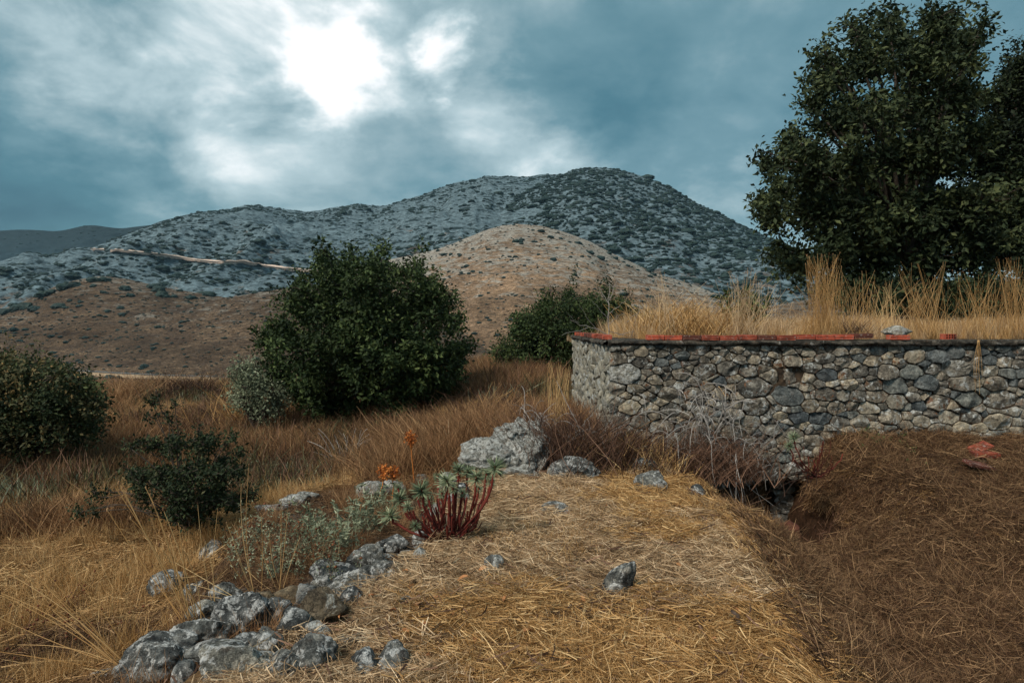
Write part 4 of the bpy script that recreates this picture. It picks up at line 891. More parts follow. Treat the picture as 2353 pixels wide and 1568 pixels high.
# flattened straw on the mound
C_pale = protos('straw_patch', [litter_mesh('straw_patch', 'straw_pale', rs, 170, .17, .125, .0030, .035) for _ in range(5)])
C_gold = protos('gold_patch', [litter_mesh('gold_patch', 'straw_gold', rs, 170, .17, .125, .0030, .035) for _ in range(4)])
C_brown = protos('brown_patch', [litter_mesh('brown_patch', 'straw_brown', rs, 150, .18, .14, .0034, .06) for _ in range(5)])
C_bfield = protos('field_patch', [litter_mesh('field_patch', 'straw_field', rs, 150, .20, .20, .0042, .06) for _ in range(4)])
C_stub = protos('stubble', [tuft_mesh('stubble', 'straw_gold', rs, 44, .09, .11, .35, .0028, .3) for _ in range(5)])
C_stubp = protos('stubble_pale', [tuft_mesh('stubble_pale', 'straw_pale', rs, 36, .08, .12, .5, .0030, .3) for _ in range(4)])
C_stubb = protos('stubble_brown', [tuft_mesh('stubble_brown', 'straw_brown', rs, 50, .15, .14, .8, .0034, .35) for _ in range(4)])
C_wild = protos('wild_tuft', [tuft_mesh('wild_tuft', 'straw_field', rs, 80, .34, .17, .42, .0042, .25) for _ in range(5)])
C_wgold = protos('wild_gold', [tuft_mesh('wild_gold', 'straw_gold', rs, 80, .36, .16, .38, .0042, .2) for _ in range(4)])
C_rust = protos('wild_rust', [tuft_mesh('wild_rust', 'straw_rust', rs, 110, .38, .24, .6, .0052, .3) for _ in range(4)])
C_wbrown = protos('wild_brown', [tuft_mesh('wild_brown', 'straw_brown', rs, 110, .38, .22, .6, .0052, .3) for _ in range(4)])
x, y = polar(rs, 15000, 2.0, 11); k = (x > xL(y) + .08 + .3 * vnoise(xyz(x * 2, y * 2, 0), 4) * .5) & (x < xR(y) + .45) & (y < 9.2) & ~((x > 1.1) & (y > YW - .05)); x, y = x[k], y[k]
bare = vnoise(xyz(x * 1.9, y * 1.9, 3.), 63) + .5 * vnoise(xyz(x * 4.5, y * 4.5, 3.), 64) > .55; kb = ~bare | (rs.rand(len(x)) < .12); x, y = x[kb], y[kb]
go = .9 * vnoise(xyz(x * 2.5, y * 2.5, 5.), 14) * .6 + vnoise(xyz(x * .9, y * .9, 5.), 12) + 1.1 * (x - xL(y)) / (xR(y) - xL(y)) - .75
def put(name, coll, n, x, y, rs, s0, s1, label, cat, tilt=True, lod=.0):
    kc = clear(x, y); x = x[kc]; y = y[kc]
    z = G(x, y); r_ = lay(x, y, rs, .16) if tilt else np.concatenate([rs.normal(0, .08, (len(x), 2)), rs.uniform(0, 6.28, (len(x), 1))], 1); s_ = rs.uniform(s0, s1, len(x)) * (1 + lod * np.hypot(x, y))
    return scatter(name, coll, n, xyz(x, y, z), r_, s_, rs, label, cat)
k = go < 0
put('straw_litter', C_pale, 5, x[k], y[k], rs, .8, 1.25, 'pale flattened straw matted over the middle and left of the mound', 'straw', lod=.03)
put('golden_straw', C_gold, 4, x[~k], y[~k], rs, .8, 1.25, 'golden flattened straw along the bright right side of the mound', 'straw', lod=.03)
x, y = polar(rs, 9000, 2.0, 10.5); k = (x > xL(y) + .5) & (x < xR(y) + .35) & (y < YW - .1); x, y = x[k], y[k]
go = vnoise(xyz(x * .8, y * .8, 5.), 13) + 1.6 * (x - xL(y)) / (xR(y) - xL(y)) - 1.15; k = (go > 0) & (rs.rand(len(x)) < .75)
put('golden_stubble', C_stub, 5, x[k], y[k], rs, .7, 1.3, 'short upright golden grass on the bright rim of the mound', 'grass', lod=.03)
k = (go < .1) & (rs.rand(len(x)) < .28)
put('pale_stubble', C_stubp, 4, x[k], y[k], rs, .6, 1.2, 'short pale grass stubble poking through the straw on the mound', 'grass', lod=.03)
# the brown hollow at the right
x, y = polar(rs, 17000, 2.6, 12, 5, 52); k = (x > xR(y) + .15) & (y < YW - .02) & ~((x > 2.25) & (x < 3.9) & (y > 6.9) & (G(x, y) < -2.1) & (rs.rand(len(x)) < .93)); x, y = x[k], y[k]
bare = vnoise(xyz(x * 1.7, y * 1.7, 3.), 61) + .5 * vnoise(xyz(x * 4, y * 4, 3.), 62) > .42; kb = ~bare | (rs.rand(len(x)) < .15); x, y = x[kb], y[kb]
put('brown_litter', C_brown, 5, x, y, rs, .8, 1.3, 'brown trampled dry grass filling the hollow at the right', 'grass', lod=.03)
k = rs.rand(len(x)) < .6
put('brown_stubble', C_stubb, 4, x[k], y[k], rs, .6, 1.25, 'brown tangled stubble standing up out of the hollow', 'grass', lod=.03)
k = (rs.rand(len(x)) < .22 + .25 * sst(1.6, .3, x - xR(y)))
put('hollow_gold_stems', C_gold, 4, x[k] , y[k], rs, .7, 1.1, 'scattered golden stems lying over the brown grass of the hollow', 'straw', lod=.03)
# the terrace and the slope to the left
x, y = polar(rs, 34000, 2.4, 46, -52, 12)
fieldk = ((x < xL2(y) + .05) | (y > 9.0)) & ((x < 1.15) | (y > 18)) ; x, y = x[fieldk], y[fieldk]; fk = ~((x > xL2(y) - .5) & (y < 9) & (rs.rand(len(x)) < .8)); x, y = x[fk], y[fk]
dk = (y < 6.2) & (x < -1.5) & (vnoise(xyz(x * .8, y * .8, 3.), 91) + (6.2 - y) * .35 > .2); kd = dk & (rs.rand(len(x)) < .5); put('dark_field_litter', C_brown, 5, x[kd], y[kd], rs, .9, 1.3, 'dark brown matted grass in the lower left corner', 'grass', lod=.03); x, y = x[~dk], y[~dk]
put('field_litter', C_bfield, 4, x[::2], y[::2], rs, .9, 1.3, 'flattened ochre grass covering the slope at the left', 'grass', lod=.03)
nz = vnoise(xyz(x * .28, y * .28, 2.), 31) + .5 * vnoise(xyz(x * .9, y * .9, 2.), 33); kk_ = rs.rand(len(x))
near_open = (y < 9) & (x < -3.2)
gold = (nz > -.12) & (y < 20); rust = (nz < -.38) & (y > 9); brown = ~gold & ~rust & (nz < -.25) & (y > 9); fld = ~gold & ~rust & ~brown
dens = np.where(near_open, .26, .55) * (.25 + .75 * sst(-.15, .35, vnoise(xyz(x * 1.1, y * 1.1, 7.), 45)))
put('golden_field_grass', C_wgold, 4, x[gold & (kk_ < dens)], y[gold & (kk_ < dens)], rs, .45, .95, 'golden knee high grass on the slope at the left', 'grass', False, .02)
put('rust_field_growth', C_rust, 4, x[rust & (kk_ < .55)], y[rust & (kk_ < .55)], rs, .6, 1.5, 'rust brown dry growth between the bushes at mid distance', 'undergrowth', False, .02)
put('brown_field_growth', C_wbrown, 4, x[brown & (kk_ < .55)], y[brown & (kk_ < .55)], rs, .6, 1.5, 'dark brown dry growth between the bushes at mid distance', 'undergrowth', False, .02)
put('ochre_field_grass', C_wild, 5, x[fld & (kk_ < dens)], y[fld & (kk_ < dens)], rs, .45, .95, 'ochre tangled grass over the open ground beyond the mound', 'grass', False, .02)
x, y = polar(rs, 5000, 3.0, 11, -50, 0); k = (x > xL2(y)) & (x < xL(y) + .1) & (y < 9.5); x, y = x[k], y[k]; k = rs.rand(len(x)) < .55
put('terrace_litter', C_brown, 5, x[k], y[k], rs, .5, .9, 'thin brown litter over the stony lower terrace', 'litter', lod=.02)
k = rs.rand(len(x)) < .16
put('terrace_grass', C_rust, 4, x[k], y[k], rs, .3, .7, 'sparse rust coloured weeds on the lower terrace', 'weeds', False)
C_herb = protos('low_herb', [tuft_mesh('low_herb', 'leaf_sage', rs, 70, .22, .2, .5, .009, .2), tuft_mesh('low_herb', 'leaf_olive', rs, 80, .30, .25, .6, .010, .2), tuft_mesh('low_herb', 'twig_brown', rs, 90, .35, .25, .6, .006, .3)])
x, y = polar(rs, 3200, 9.5, 40, -48, 5); k = (y > 10.5); k &= vnoise(xyz(x * .5, y * .5, 3.), 71) > .05; x, y = x[k], y[k]
put('low_herbs', C_herb, 3, x, y, rs, .7, 1.9, 'grey green and brown low herbs dotted through the field grass', 'undergrowth', False, .02)
# pebbles on the terrace and through the straw
def peb(seed, m): V, T = rock_shape(seed, (.5, .5, .35), 1, 8, .05); return make_mesh('pebble', V, T, MATS[m], None, True)
C_peb = protos('pebble', [peb(1, 'limestone'), peb(2, 'limestone'), peb(3, 'limestone_tan'), peb(4, 'limestone_white')])
x, y = polar(rs, 9000, 3.0, 11, -50, 0); k = (x > xL2(y) - .05) & (x < xL(y) + .15) & (y < 10); x, y = x[k], y[k]
scatter('gravel', C_peb, 4, xyz(x, y, G(x, y)), rs.uniform(0, 6, (len(x), 3)), rs.gamma(2., .012, len(x)) + .012, rs, 'grey stony gravel covering the lower terrace left of the rubble edge', 'gravel')
x, y = polar(rs, 900, 2.6, 9, -25, 40); k = (x > xL(y)) & (y < YW - .2) & (G(x, y) > -2.35); x, y = x[k], y[k]
scatter('pebbles', C_peb, 4, xyz(x, y, G(x, y) + .02), rs.uniform(0, 6, (len(x), 3)), rs.gamma(2., .010, len(x)) + .010, rs, 'small pebbles scattered through the straw of the mound and hollow', 'pebbles')
C_tw = protos('twig_scrap', [litter_mesh('twig_scrap', 'twig_brown', rs, 14, .16, .16, .006, .04) for _ in range(3)])
x, y = polar(rs, 2600, 2.4, 9, -25, 48); k = (x > xL(y)) & (y < YW - .2); x, y = x[k], y[k]
put('twig_scraps', C_tw, 3, x, y, rs, .6, 1.4, 'dark broken twigs scattered over the dry grass', 'twigs')
# low grass on the platform behind the wall
C_plat = protos('platform_tuft', [tuft_mesh('platform_tuft', 'straw_gold', rs, 44, .34, .14, .35, .0058, .2) for _ in range(3)] + [tuft_mesh('platform_tuft', 'straw_pale', rs, 40, .40, .12, .3, .0055, .2) for _ in range(3)])
x = rs.uniform(1.5, 11.5, 3600); y = YW + .22 + rs.gamma(1.4, 1.7, 3600); k = (x < y * 1.0) & (y < 20) & (x > 1.55); x, y = x[k], y[k]
hm_ = .46 + .34 * sst(.5, 2.0, y - YW) + .20 * vnoise(xyz(x * 1.4, y, 0), 4)
z = np.maximum(G(x, y), -.4); r_ = np.zeros((len(x), 3)); r_[:, 2] = rs.uniform(0, 6.28, len(x))
scatter('platform_grass', C_plat, 6, xyz(x, y, z), r_, np.clip(hm_, .3, 1.2) * rs.uniform(.6, 1.1, len(x)), rs, 'golden dry grass growing along the top of the platform behind the bricks', 'grass')

# ------------------------------------------------------------------ shrubs on the far slopes
def far_shrub(seed):
    rs = RS(seed); V, T = ico(3); n = fbm(V * 1.6 + seed * 3.1, 4, seed); V = V * (1 + .42 * n)[:, None]; V = V * np.array([1, .9, .62]) + rs.normal(0, .035, V.shape); V[:, 2] = np.maximum(V[:, 2], -.25)
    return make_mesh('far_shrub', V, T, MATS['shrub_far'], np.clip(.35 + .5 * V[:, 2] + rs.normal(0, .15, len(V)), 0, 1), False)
FS = [far_shrub(s) for s in range(1, 6)]
t2 = [(655,530,35),(690,520,25),(810,465,30),(870,505,28),(935,515,20),(1045,540,35),(1120,600,40),(1185,640,35),(890,652,28),(650,630,22),(705,690,16),(795,620,16),(830,560,14),(345,685,28),(310,740,16),(355,735,20),(380,725,25),(430,730,20),(575,765,18),(430,875,25),(230,720,18),(300,620,20),(360,640,16),(380,575,14),(460,660,14),(435,492,12),(525,550,10),(570,625,12),(570,700,12),(535,740,12),(580,497,10),(785,680,8),(735,650,10),(660,700,12),(690,885,12),(625,870,10),(820,835,20),(865,845,10),(1070,630,18),(1105,680,12),(1135,680,14),(1190,700,14),(1230,685,14),(1370,745,12),(1350,870,12),(1005,610,12),(910,575,14),(620,1035,25),(430,985,12),(465,940,12),(575,930,10),(1190,800,10),(1490,720,30),(1520,740,24),(1360,690,20),(1280,640,30),(1240,610,26),(60,580,25),(100,590,25),(200,610,30),(240,615,20),(160,590,20),(990,540,16),(760,465,14),(1420,715,18),(1560,760,20),(1600,780,16)]
t1 = [(200,625,50),(235,615,40),(300,590,50),(345,585,40),(430,560,40),(480,560,35),(430,590,25),(575,600,40),(600,635,25),(475,620,20),(365,680,22),(250,715,15),(545,695,20),(490,705,22),(730,605,50),(745,630,50),(700,595,35),(800,640,25),(880,642,35),(960,628,40),(30,700,50),(80,690,50),(120,680,50),(60,675,30),(160,690,40),(270,680,40),(320,660,20)]
t1b = [(820,680,18),(1030,680,20),(1095,708,15),(980,778,15),(1025,800,8),(690,790,8),(730,730,8),(300,810,35),(330,800,25),(190,860,35),(240,850,40),(150,880,40),(270,830,30),(110,870,20),(430,745,25),(370,765,20),(500,1010,40),(540,1012,30),(685,985,20),(545,960,18),(1170,612,25),(1240,605,25),(1290,600,20),(1060,630,12)]
lists = [(tan_hill, [(948.4 + .3627*a, 360.4 + .3627*b_, .3627*r) for a, b_, r in t2], 'dark shrub on the tan hill', 'shrubs dotted over the tan hill', 74),
         (left_hill, [(.4998*a, 360.4 + .4998*b_, .4998*r*.9) for a, b_, r in t1], 'dark scrub clump on the left brown hill', 'scrub clumps on the crest of the left hill', 40),
         (front_hill, [(.4998*a, 360.4 + .4998*b_, .4998*r*.8) for a, b_, r in t1b], 'dark bush above the valley road', 'bushes on the brown slope above the valley road', 34)]
rs = RS(31)
def where(hill, p, s_, lab):
    v = CV - F * (p[1] * math.sin(PITCH) + p[2]) / p[1]; u = CU + F * p[0] / p[1]; a_, b_ = {'tan_hill': (1100, 1350), 'scrub_hill': (130, 330), 'brown_hill': (250, 520)}[hill.ob.name]
    side = 'left flank' if u < a_ else ('right flank' if u > b_ else 'middle'); vm = {'tan_hill': (580, 680), 'scrub_hill': (680, 720), 'brown_hill': (730, 800)}[hill.ob.name]
    hgt = 'near the top' if v < vm[0] else ('low down' if v > vm[1] else 'halfway up'); big = s_ / p[1] * F
    return '%s %s, %s, %s' % ('big' if big > 13 else ('middling' if big > 7 else 'tiny'), lab, hgt, side)
for hill, L, lab, grp, extra in lists:
    for u, v, r in L:
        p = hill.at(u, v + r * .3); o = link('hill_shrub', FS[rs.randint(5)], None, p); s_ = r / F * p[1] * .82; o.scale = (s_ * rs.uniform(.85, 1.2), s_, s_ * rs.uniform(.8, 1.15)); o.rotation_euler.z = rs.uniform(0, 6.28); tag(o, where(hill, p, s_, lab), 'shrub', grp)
    P, t__, uu = hill.rand(rs, extra, .15, .97)
    for p in P:
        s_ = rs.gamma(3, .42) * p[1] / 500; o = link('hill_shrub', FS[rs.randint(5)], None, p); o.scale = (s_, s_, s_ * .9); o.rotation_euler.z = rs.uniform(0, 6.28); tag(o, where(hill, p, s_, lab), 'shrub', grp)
C_fs = protos('slope_shrub', [far_shrub(s) for s in (11, 12, 13, 14)])
for hill, n, name, lab, s0 in [(rear, 17000, 'range_scrub', 'dark scrub speckled over the long grey mountain range', 2.1), (peak, 21000, 'peak_scrub', 'dark scrub covering the rounded grey mountain peak', 2.4), (left_hill, 1400, 'hill_scrub', 'low scrub specks over the left brown hill', .8), (tan_hill, 2200, 'tan_scrub', 'tiny scrub specks over the tan hill', .7), (front_hill, 1500, 'slope_scrub', 'tiny scrub specks on the brown slope', .5), (far, 1500, 'far_scrub', 'faint scrub on the distant blue ridge', 5)]:
    P, t__, uu = hill.rand(rs, n, .02, 1.0, .75)
    dn = fbm(P * .005 + 3, 4, 19) * 2.3 + .8 * fbm(P * np.array([.03, .03, .05]), 3, 23)
    if hill is peak: dn = dn + .30 * sst(.2, .6, t__) - .25 * sst(1230, 1050, uu) * sst(1000, 1150, uu) + .42
    if hill is rear: dn = dn + .18 * sst(700, 1000, uu) + .10 * sst(.5, .9, t__)
    k = dn > rs.uniform(-.75, .30, n) if hill in (rear, peak) else rs.rand(n) > 0
    P = P[k]; P[:, 2] += .2; m_ = len(P); s_ = s0 * np.exp(rs.normal(-.08, .50, m_)); r_ = np.zeros((m_, 3)); r_[:, 2] = rs.uniform(0, 6.28, m_)
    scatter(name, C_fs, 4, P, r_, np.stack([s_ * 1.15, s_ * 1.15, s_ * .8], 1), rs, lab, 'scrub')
# ------------------------------------------------------------------ brushwood, spurges and tall stalks, one plant at a time
def gpt(u, v): return np.array(hit(u, v))
def curl_branch(rs, root, ang, el, L, curl, n=14, wob=.10):
    """a dead stem that rises from the root and bows over"""
    d = np.array([math.cos(ang) * math.cos(el), math.sin(ang) * math.cos(el), math.sin(el)]); P = [np.array(root, float)]; side = rs.normal(size=3) * .5
    for i in range(n):
        d = d + np.array([0, 0, -curl / n]) + side * curl * .25 / n + rs.normal(0, wob, 3); d /= np.linalg.norm(d); P.append(P[-1] + d * L / n)
    return np.array(P)
def brushwood(name, u, v, Y, n, L, label, cat, m='twig_grey', r=.006, curl=2.2, spread=.12, elr=(.6, 1.5), bias=0, under=0, under_h=.4, under_r=.35, under_m='twig_brown', seed=1, tubes=True):
    rs = RS(seed); P0 = px(u, v, Y) if Y else gpt(u, v)
    if Y: P0[2] = max(P0[2], gz(P0[0], P0[1])) if P0[2] < gz(P0[0], P0[1]) else P0[2]
    t = empty(name, P0, label, cat); A = Acc()
    for i in range(n):
        a_ = rs.uniform(0, 6.28) if not bias else rs.normal(bias, 1.1); P = curl_branch(rs, rs.normal(0, spread, 3) * [1, .6, .7 if spread > .17 else .2], a_, rs.uniform(*elr), L * rs.uniform(.45, 1.1), curl * rs.uniform(.4, 1.5))
        tube(A, P, r * rs.uniform(.6, 1.2), r * .4, 4, rs.uniform(.2, 1)); 
        if rs.rand() < .5: k = rs.randint(4, 10); Q = curl_branch(rs, P[k], rs.uniform(0, 6.28), rs.uniform(0, 1.2), L * .35, curl, 7); tube(A, Q, r * .5, r * .25, 3, rs.uniform(.2, 1))
    if n: link('branches', A.mesh('branches', MATS[m]), t)
    if under:
        ang = rs.uniform(0, 6.28, under); b_ = rs.normal(0, under_r * .45, (under, 3)) * [1, 1, 0]; H = under_h * rs.uniform(.3, 1.1, under)
        b_[:, 2] = G(b_[:, 0] + P0[0], b_[:, 1] + P0[1]) - P0[2]; b_[:, 2] = np.maximum(b_[:, 2], -.72 if Y else -9); tp = b_ + np.stack([np.cos(ang) * H * .7, np.sin(ang) * H * .7, H], 1) * rs.uniform(.4, 1, (under, 1))
        V, Q, C = blades(rs, under, b_, tp, .003 + .0006 * P0[1], 3, .5, (0, 1)); link('twigs', make_mesh('twigs', V, Q, MATS[under_m], C), t)
    return t
brushwood('dead_brushwood', 1625, 950, 8.05, 90, .56, 'grey tangle of curled dead stems spilling down the wall face above the pit', 'dead bush', r=.0062, curl=2.6, elr=(-1.0, 1.5), spread=.26, under=2400, under_h=.60, under_r=.62, seed=3)
brushwood('dead_brushwood', 1690, 1040, 7.95, 36, .6, 'pale curled dead stems looping over the rim of the dark pit', 'dead bush', r=.0048, curl=3.0, elr=(-1.0, .9), bias=-.2, spread=.2, under=350, under_h=.4, under_r=.3, seed=4)
brushwood('dead_brushwood', 1310, 1035, 8.0, 40, .62, 'bushy mass of dry brown and grey twigs between the white boulder and the wall', 'dead bush', r=.0055, curl=2.4, elr=(.3, 1.5), spread=.2, under=3200, under_h=.75, under_r=.70, seed=5)
brushwood('dead_brushwood', 1420, 1050, 8.0, 14, .5, 'low dry brown twigs at the foot of the wall corner, between the two grey tangles', 'dead bush', r=.005, curl=2.4, spread=.2, under=2200, under_h=.5, under_r=.75, seed=6)
brushwood('dead_brushwood', 1235, 975, 8.6, 26, .55, 'white grey curved stems arching above the back of the big white boulder', 'dead bush', r=.0055, curl=2.5, spread=.1, seed=7)
brushwood('dead_brushwood', 792, 1085, None, 40, .85, 'fan of pale grey curved dead stems on the slope below the big oak bush', 'dead bush', r=.0075, curl=.9, elr=(1.0, 1.5), spread=.08, under=120, seed=8)
brushwood('brown_shrub', 1085, 985, None, 10, .5, 'dark brown dry shrub standing left of the white boulder, pale stalks rising through it', 'shrub', m='twig_brown', under=1100, under_h=.75, under_r=.75, seed=9)
brushwood('brown_shrub', 1165, 960, None, 10, .5, 'brown dry shrub behind the white boulder, before the wall end', 'shrub', m='twig_brown', under=900, under_h=.7, under_r=.7, seed=10)
brushwood('brown_shrub', 900, 1010, None, 8, .5, 'shadowed brown shrub under the right half of the big oak bush', 'shrub', m='twig_brown', under=900, under_h=.7, under_r=.8, seed=11)
brushwood('brown_shrub', 520, 985, None, 8, .5, 'dark brown bushy shrub behind the young oak shrub', 'shrub', m='twig_brown', under=2200, under_h=1.2, under_r=1.3, seed=12)
brushwood('brown_shrub', 440, 930, None, 8, .5, 'brown twiggy shrub on the rise, left of centre', 'shrub', m='twig_brown', under=2400, under_h=1.35, under_r=1.5, seed=13)
brushwood('golden_broom', 590, 990, None, 0, .5, 'yellow gold tussock standing between the young oak shrub and the big oak bush', 'tussock', under=1600, under_h=1.5, under_r=.9, under_m='straw_gold', seed=14)
brushwood('rust_shrub', 690, 1060, None, 0, .5, 'rust red dry shrub beside the fan of grey dead stems', 'shrub', under=1400, under_h=.7, under_r=.7, under_m='straw_rust', seed=15)
brushwood('rust_shrub', 290, 935, None, 0, .5, 'orange brown bush right of the broad dark bush', 'shrub', under=2200, under_h=1.35, under_r=1.3, under_m='straw_rust', seed=16)
brushwood('rust_tangle', 1570, 778, 9.9, 0, .5, 'airy orange tangle of fine stems on the left end of the platform', 'dry plant', under=2600, under_h=.62, under_r=.85, under_m='straw_gold', seed=17)
brushwood('twiggy_shrub', 1955, 775, 9.3, 14, .34, 'small purple grey twiggy shrub in the grass on the platform', 'shrub', m='twig_brown', r=.004, curl=.8, elr=(.8, 1.5), under=260, under_h=.36, under_r=.2, seed=18)
for q, (u, v, h_, r_, m_, lab) in enumerate([(380, 905, .9, 1.2, 'straw_rust', 'orange brown shrub on the rise between the broad dark bush and the brown twiggy shrub'), (500, 915, .9, 1.1, 'straw_field', 'ochre shrub on the rise just left of the olive shrub'), (640, 985, .9, .8, 'twig_brown', 'dark shrub between the golden tussock and the pale stones by the oak'), (340, 990, .8, .8, 'straw_rust', 'rust coloured shrub right behind the top of the young oak'),
    (250, 1010, .7, .8, 'straw_gold', 'gold grass clump at the right foot of the broad dark bush'), (460, 1010, .7, .7, 'twig_brown', 'low brown shrub right of the young oak tip'), (570, 1060, .6, .5, 'straw_rust', 'rust coloured clump at the right side of the young oak'), (80, 1080, .6, .9, 'straw_gold', 'gold grass clump below the broad dark bush'), (740, 1020, .6, .6, 'twig_brown', 'brown twiggy clump under the left edge of the big oak bush'), (1010, 930, .6, .6, 'straw_field', 'pale dry shrub right of the big oak bush foot')]):
    brushwood('dry_shrub', u, v, None, 0, .5, lab, 'shrub', under=1500, under_h=h_, under_r=r_, under_m=m_, seed=120 + q)
for q, (u, v, w_, h_) in enumerate([(330, 1085, 26, 12), (210, 1140, 22, 10), (620, 1040, 20, 12), (560, 1010, 24, 12), (1010, 960, 22, 10), (450, 1330, 30, 14), (60, 1200, 30, 12), (690, 1000, 18, 10), (1130, 905, 20, 8), (980, 985, 24, 12)]):
    rock(u, v, w_, h_, ['pale stone in the grass beyond the young oak', 'small pale stone in the golden grass below the dark bush', 'pale stone between the rust shrub and the young oak', 'stone lying behind the top of the young oak', 'pale stone in the grass right of the big oak bush foot', 'small stone in the grass under the young oak', 'low stone in the grass near the left picture edge', 'pale stone below the stone heap left of the oak', 'pale stone far off in the grass before the wall end', 'stone under the right edge of the big oak bush'][q], 'limestone_white', sub=3)
# leafy herbs
def herb(name, u, v, n, h, rad, label, m, seed, leaf=.05, lean=.4, heads=None, Y=None, hs=.012):
    rs = RS(seed); P0 = gpt(u, v) if Y is None else px(u, v, Y); t = empty(name, P0, label, 'plant'); A = Acc(); LV = []; tops = []
    for i in range(n):
        b_ = np.array([rs.normal(0, rad * .45), rs.normal(0, rad * .45), 0]); 
        if Y is None: b_[2] = gz(P0[0] + b_[0], P0[1] + b_[1]) - P0[2]
        H = h * rs.uniform(.5, 1.1); a_ = rs.uniform(0, 6.28); s = np.linspace(0, 1, 6)[:, None]
        P = b_ + np.array([math.cos(a_) * lean * H, math.sin(a_) * lean * H, H]) * s * (.7 + .3 * s) + rs.normal(0, .012, (6, 3)) * s; tube(A, P, .0030, .0018, 3, rs.uniform(.2, .9)); tops.append(P[-1]); LV.append(P[2:])
    link('stems', A.mesh('stems', MATS['twig_brown' if heads else m]), t)
    if leaf:
        pts = np.concatenate(LV); k = rs.randint(0, len(pts), n * 26); b_ = pts[k] + rs.normal(0, .014, (len(k), 3)); d = rs.normal(size=(len(k), 3)) * [1, 1, .6] + [0, 0, .5]; d /= np.linalg.norm(d, axis=1)[:, None]
        V, Q, C = blades(rs, len(k), b_, b_ + d * leaf * rs.uniform(.5, 1.2, (len(k), 1)), leaf * .28, 2, .1, (.1, 1)); link('leaves', make_mesh('leaves', V, Q, MATS[m], C), t)
    if heads:
        A = Acc(); V0, T0 = ico(1)
        for p in tops: A.add(V0 * hs * rs.uniform(.7, 1.2) * [1, 1, .8] + rs.normal(0, .0015, V0.shape) + p, None, T0, rs.uniform(.2, .9))
        link('seed_heads', A.mesh('seed_heads', MATS[heads], False), t)['kind'] = 'stuff'
    return t
for q, (u, v, n, h, r, lab) in enumerate([
    (640, 1120, 34, .42, .38, 'grey green sage clump in front of the rust red dry shrub'), (600, 1095, 26, .40, .35, 'grey green sage clump nearest the young oak shrub'), (725, 1075, 16, .32, .26, 'thin grey green sage sprig before the fan of grey dead stems'),
    (835, 1225, 22, .42, .26, 'tall sage with pale leaves left of the red stemmed spurge'), (768, 1270, 22, .40, .26, 'pale leaved sage above the long layered slab'), (880, 1180, 14, .32, .2, 'sage tuft just left of the biggest spurge rosette'), (715, 1240, 12, .34, .2, 'small sage standing among the brown seed heads'),
    (500, 870, 20, .8, .6, 'olive grey leafy plant on the rise at the left foot of the olive shrub'), (1840, 985, 0, .1, .1, '')]):
    if n: herb('sage_plant', u, v, n, h, r, lab, 'leaf_sage', 60 + q)
for q, (u, v, n, h, r, lab) in enumerate([
    (640, 1330, 26, .34, .26, 'brown round seed heads on thin stems, nearest clump above the pale wrinkled block'), (700, 1290, 30, .38, .28, 'dense clump of brown round seed heads at the middle of the terrace'), (610, 1250, 22, .34, .28, 'brown seed head clump at the back left of the terrace'),
    (760, 1330, 22, .34, .22, 'brown seed head clump against the layered slab'), (560, 1290, 14, .30, .25, 'sparse brown seed heads at the terrace edge'), (130, 1440, 26, .36, .4, 'brown seed heads in the dark grass at lower left'), (230, 1500, 22, .34, .34, 'brown seed heads just behind the lower left stalks'), (60, 1530, 20, .34, .34, 'brown seed heads in the bottom left corner')]):
    herb('seed_head_plant', u, v, n, h, r, lab, 'leaf_sage', 80 + q, leaf=.03 if q < 5 else 0, heads='head_brown', lean=.3, hs=.013)
# green leaves in the hollow and behind the platform grass
herb('green_weed', 2010, 1030, 40, .14, .45, 'patch of low green weed at the foot of the wall, above the hollow', 'leaf_oak', 96, leaf=.035)
herb('thistle', 1712, 755, 26, .50, .26, 'green leafy thistle showing behind the pale tall grass tuft on the platform', 'leaf_oak', 97, leaf=.13, Y=10.6)

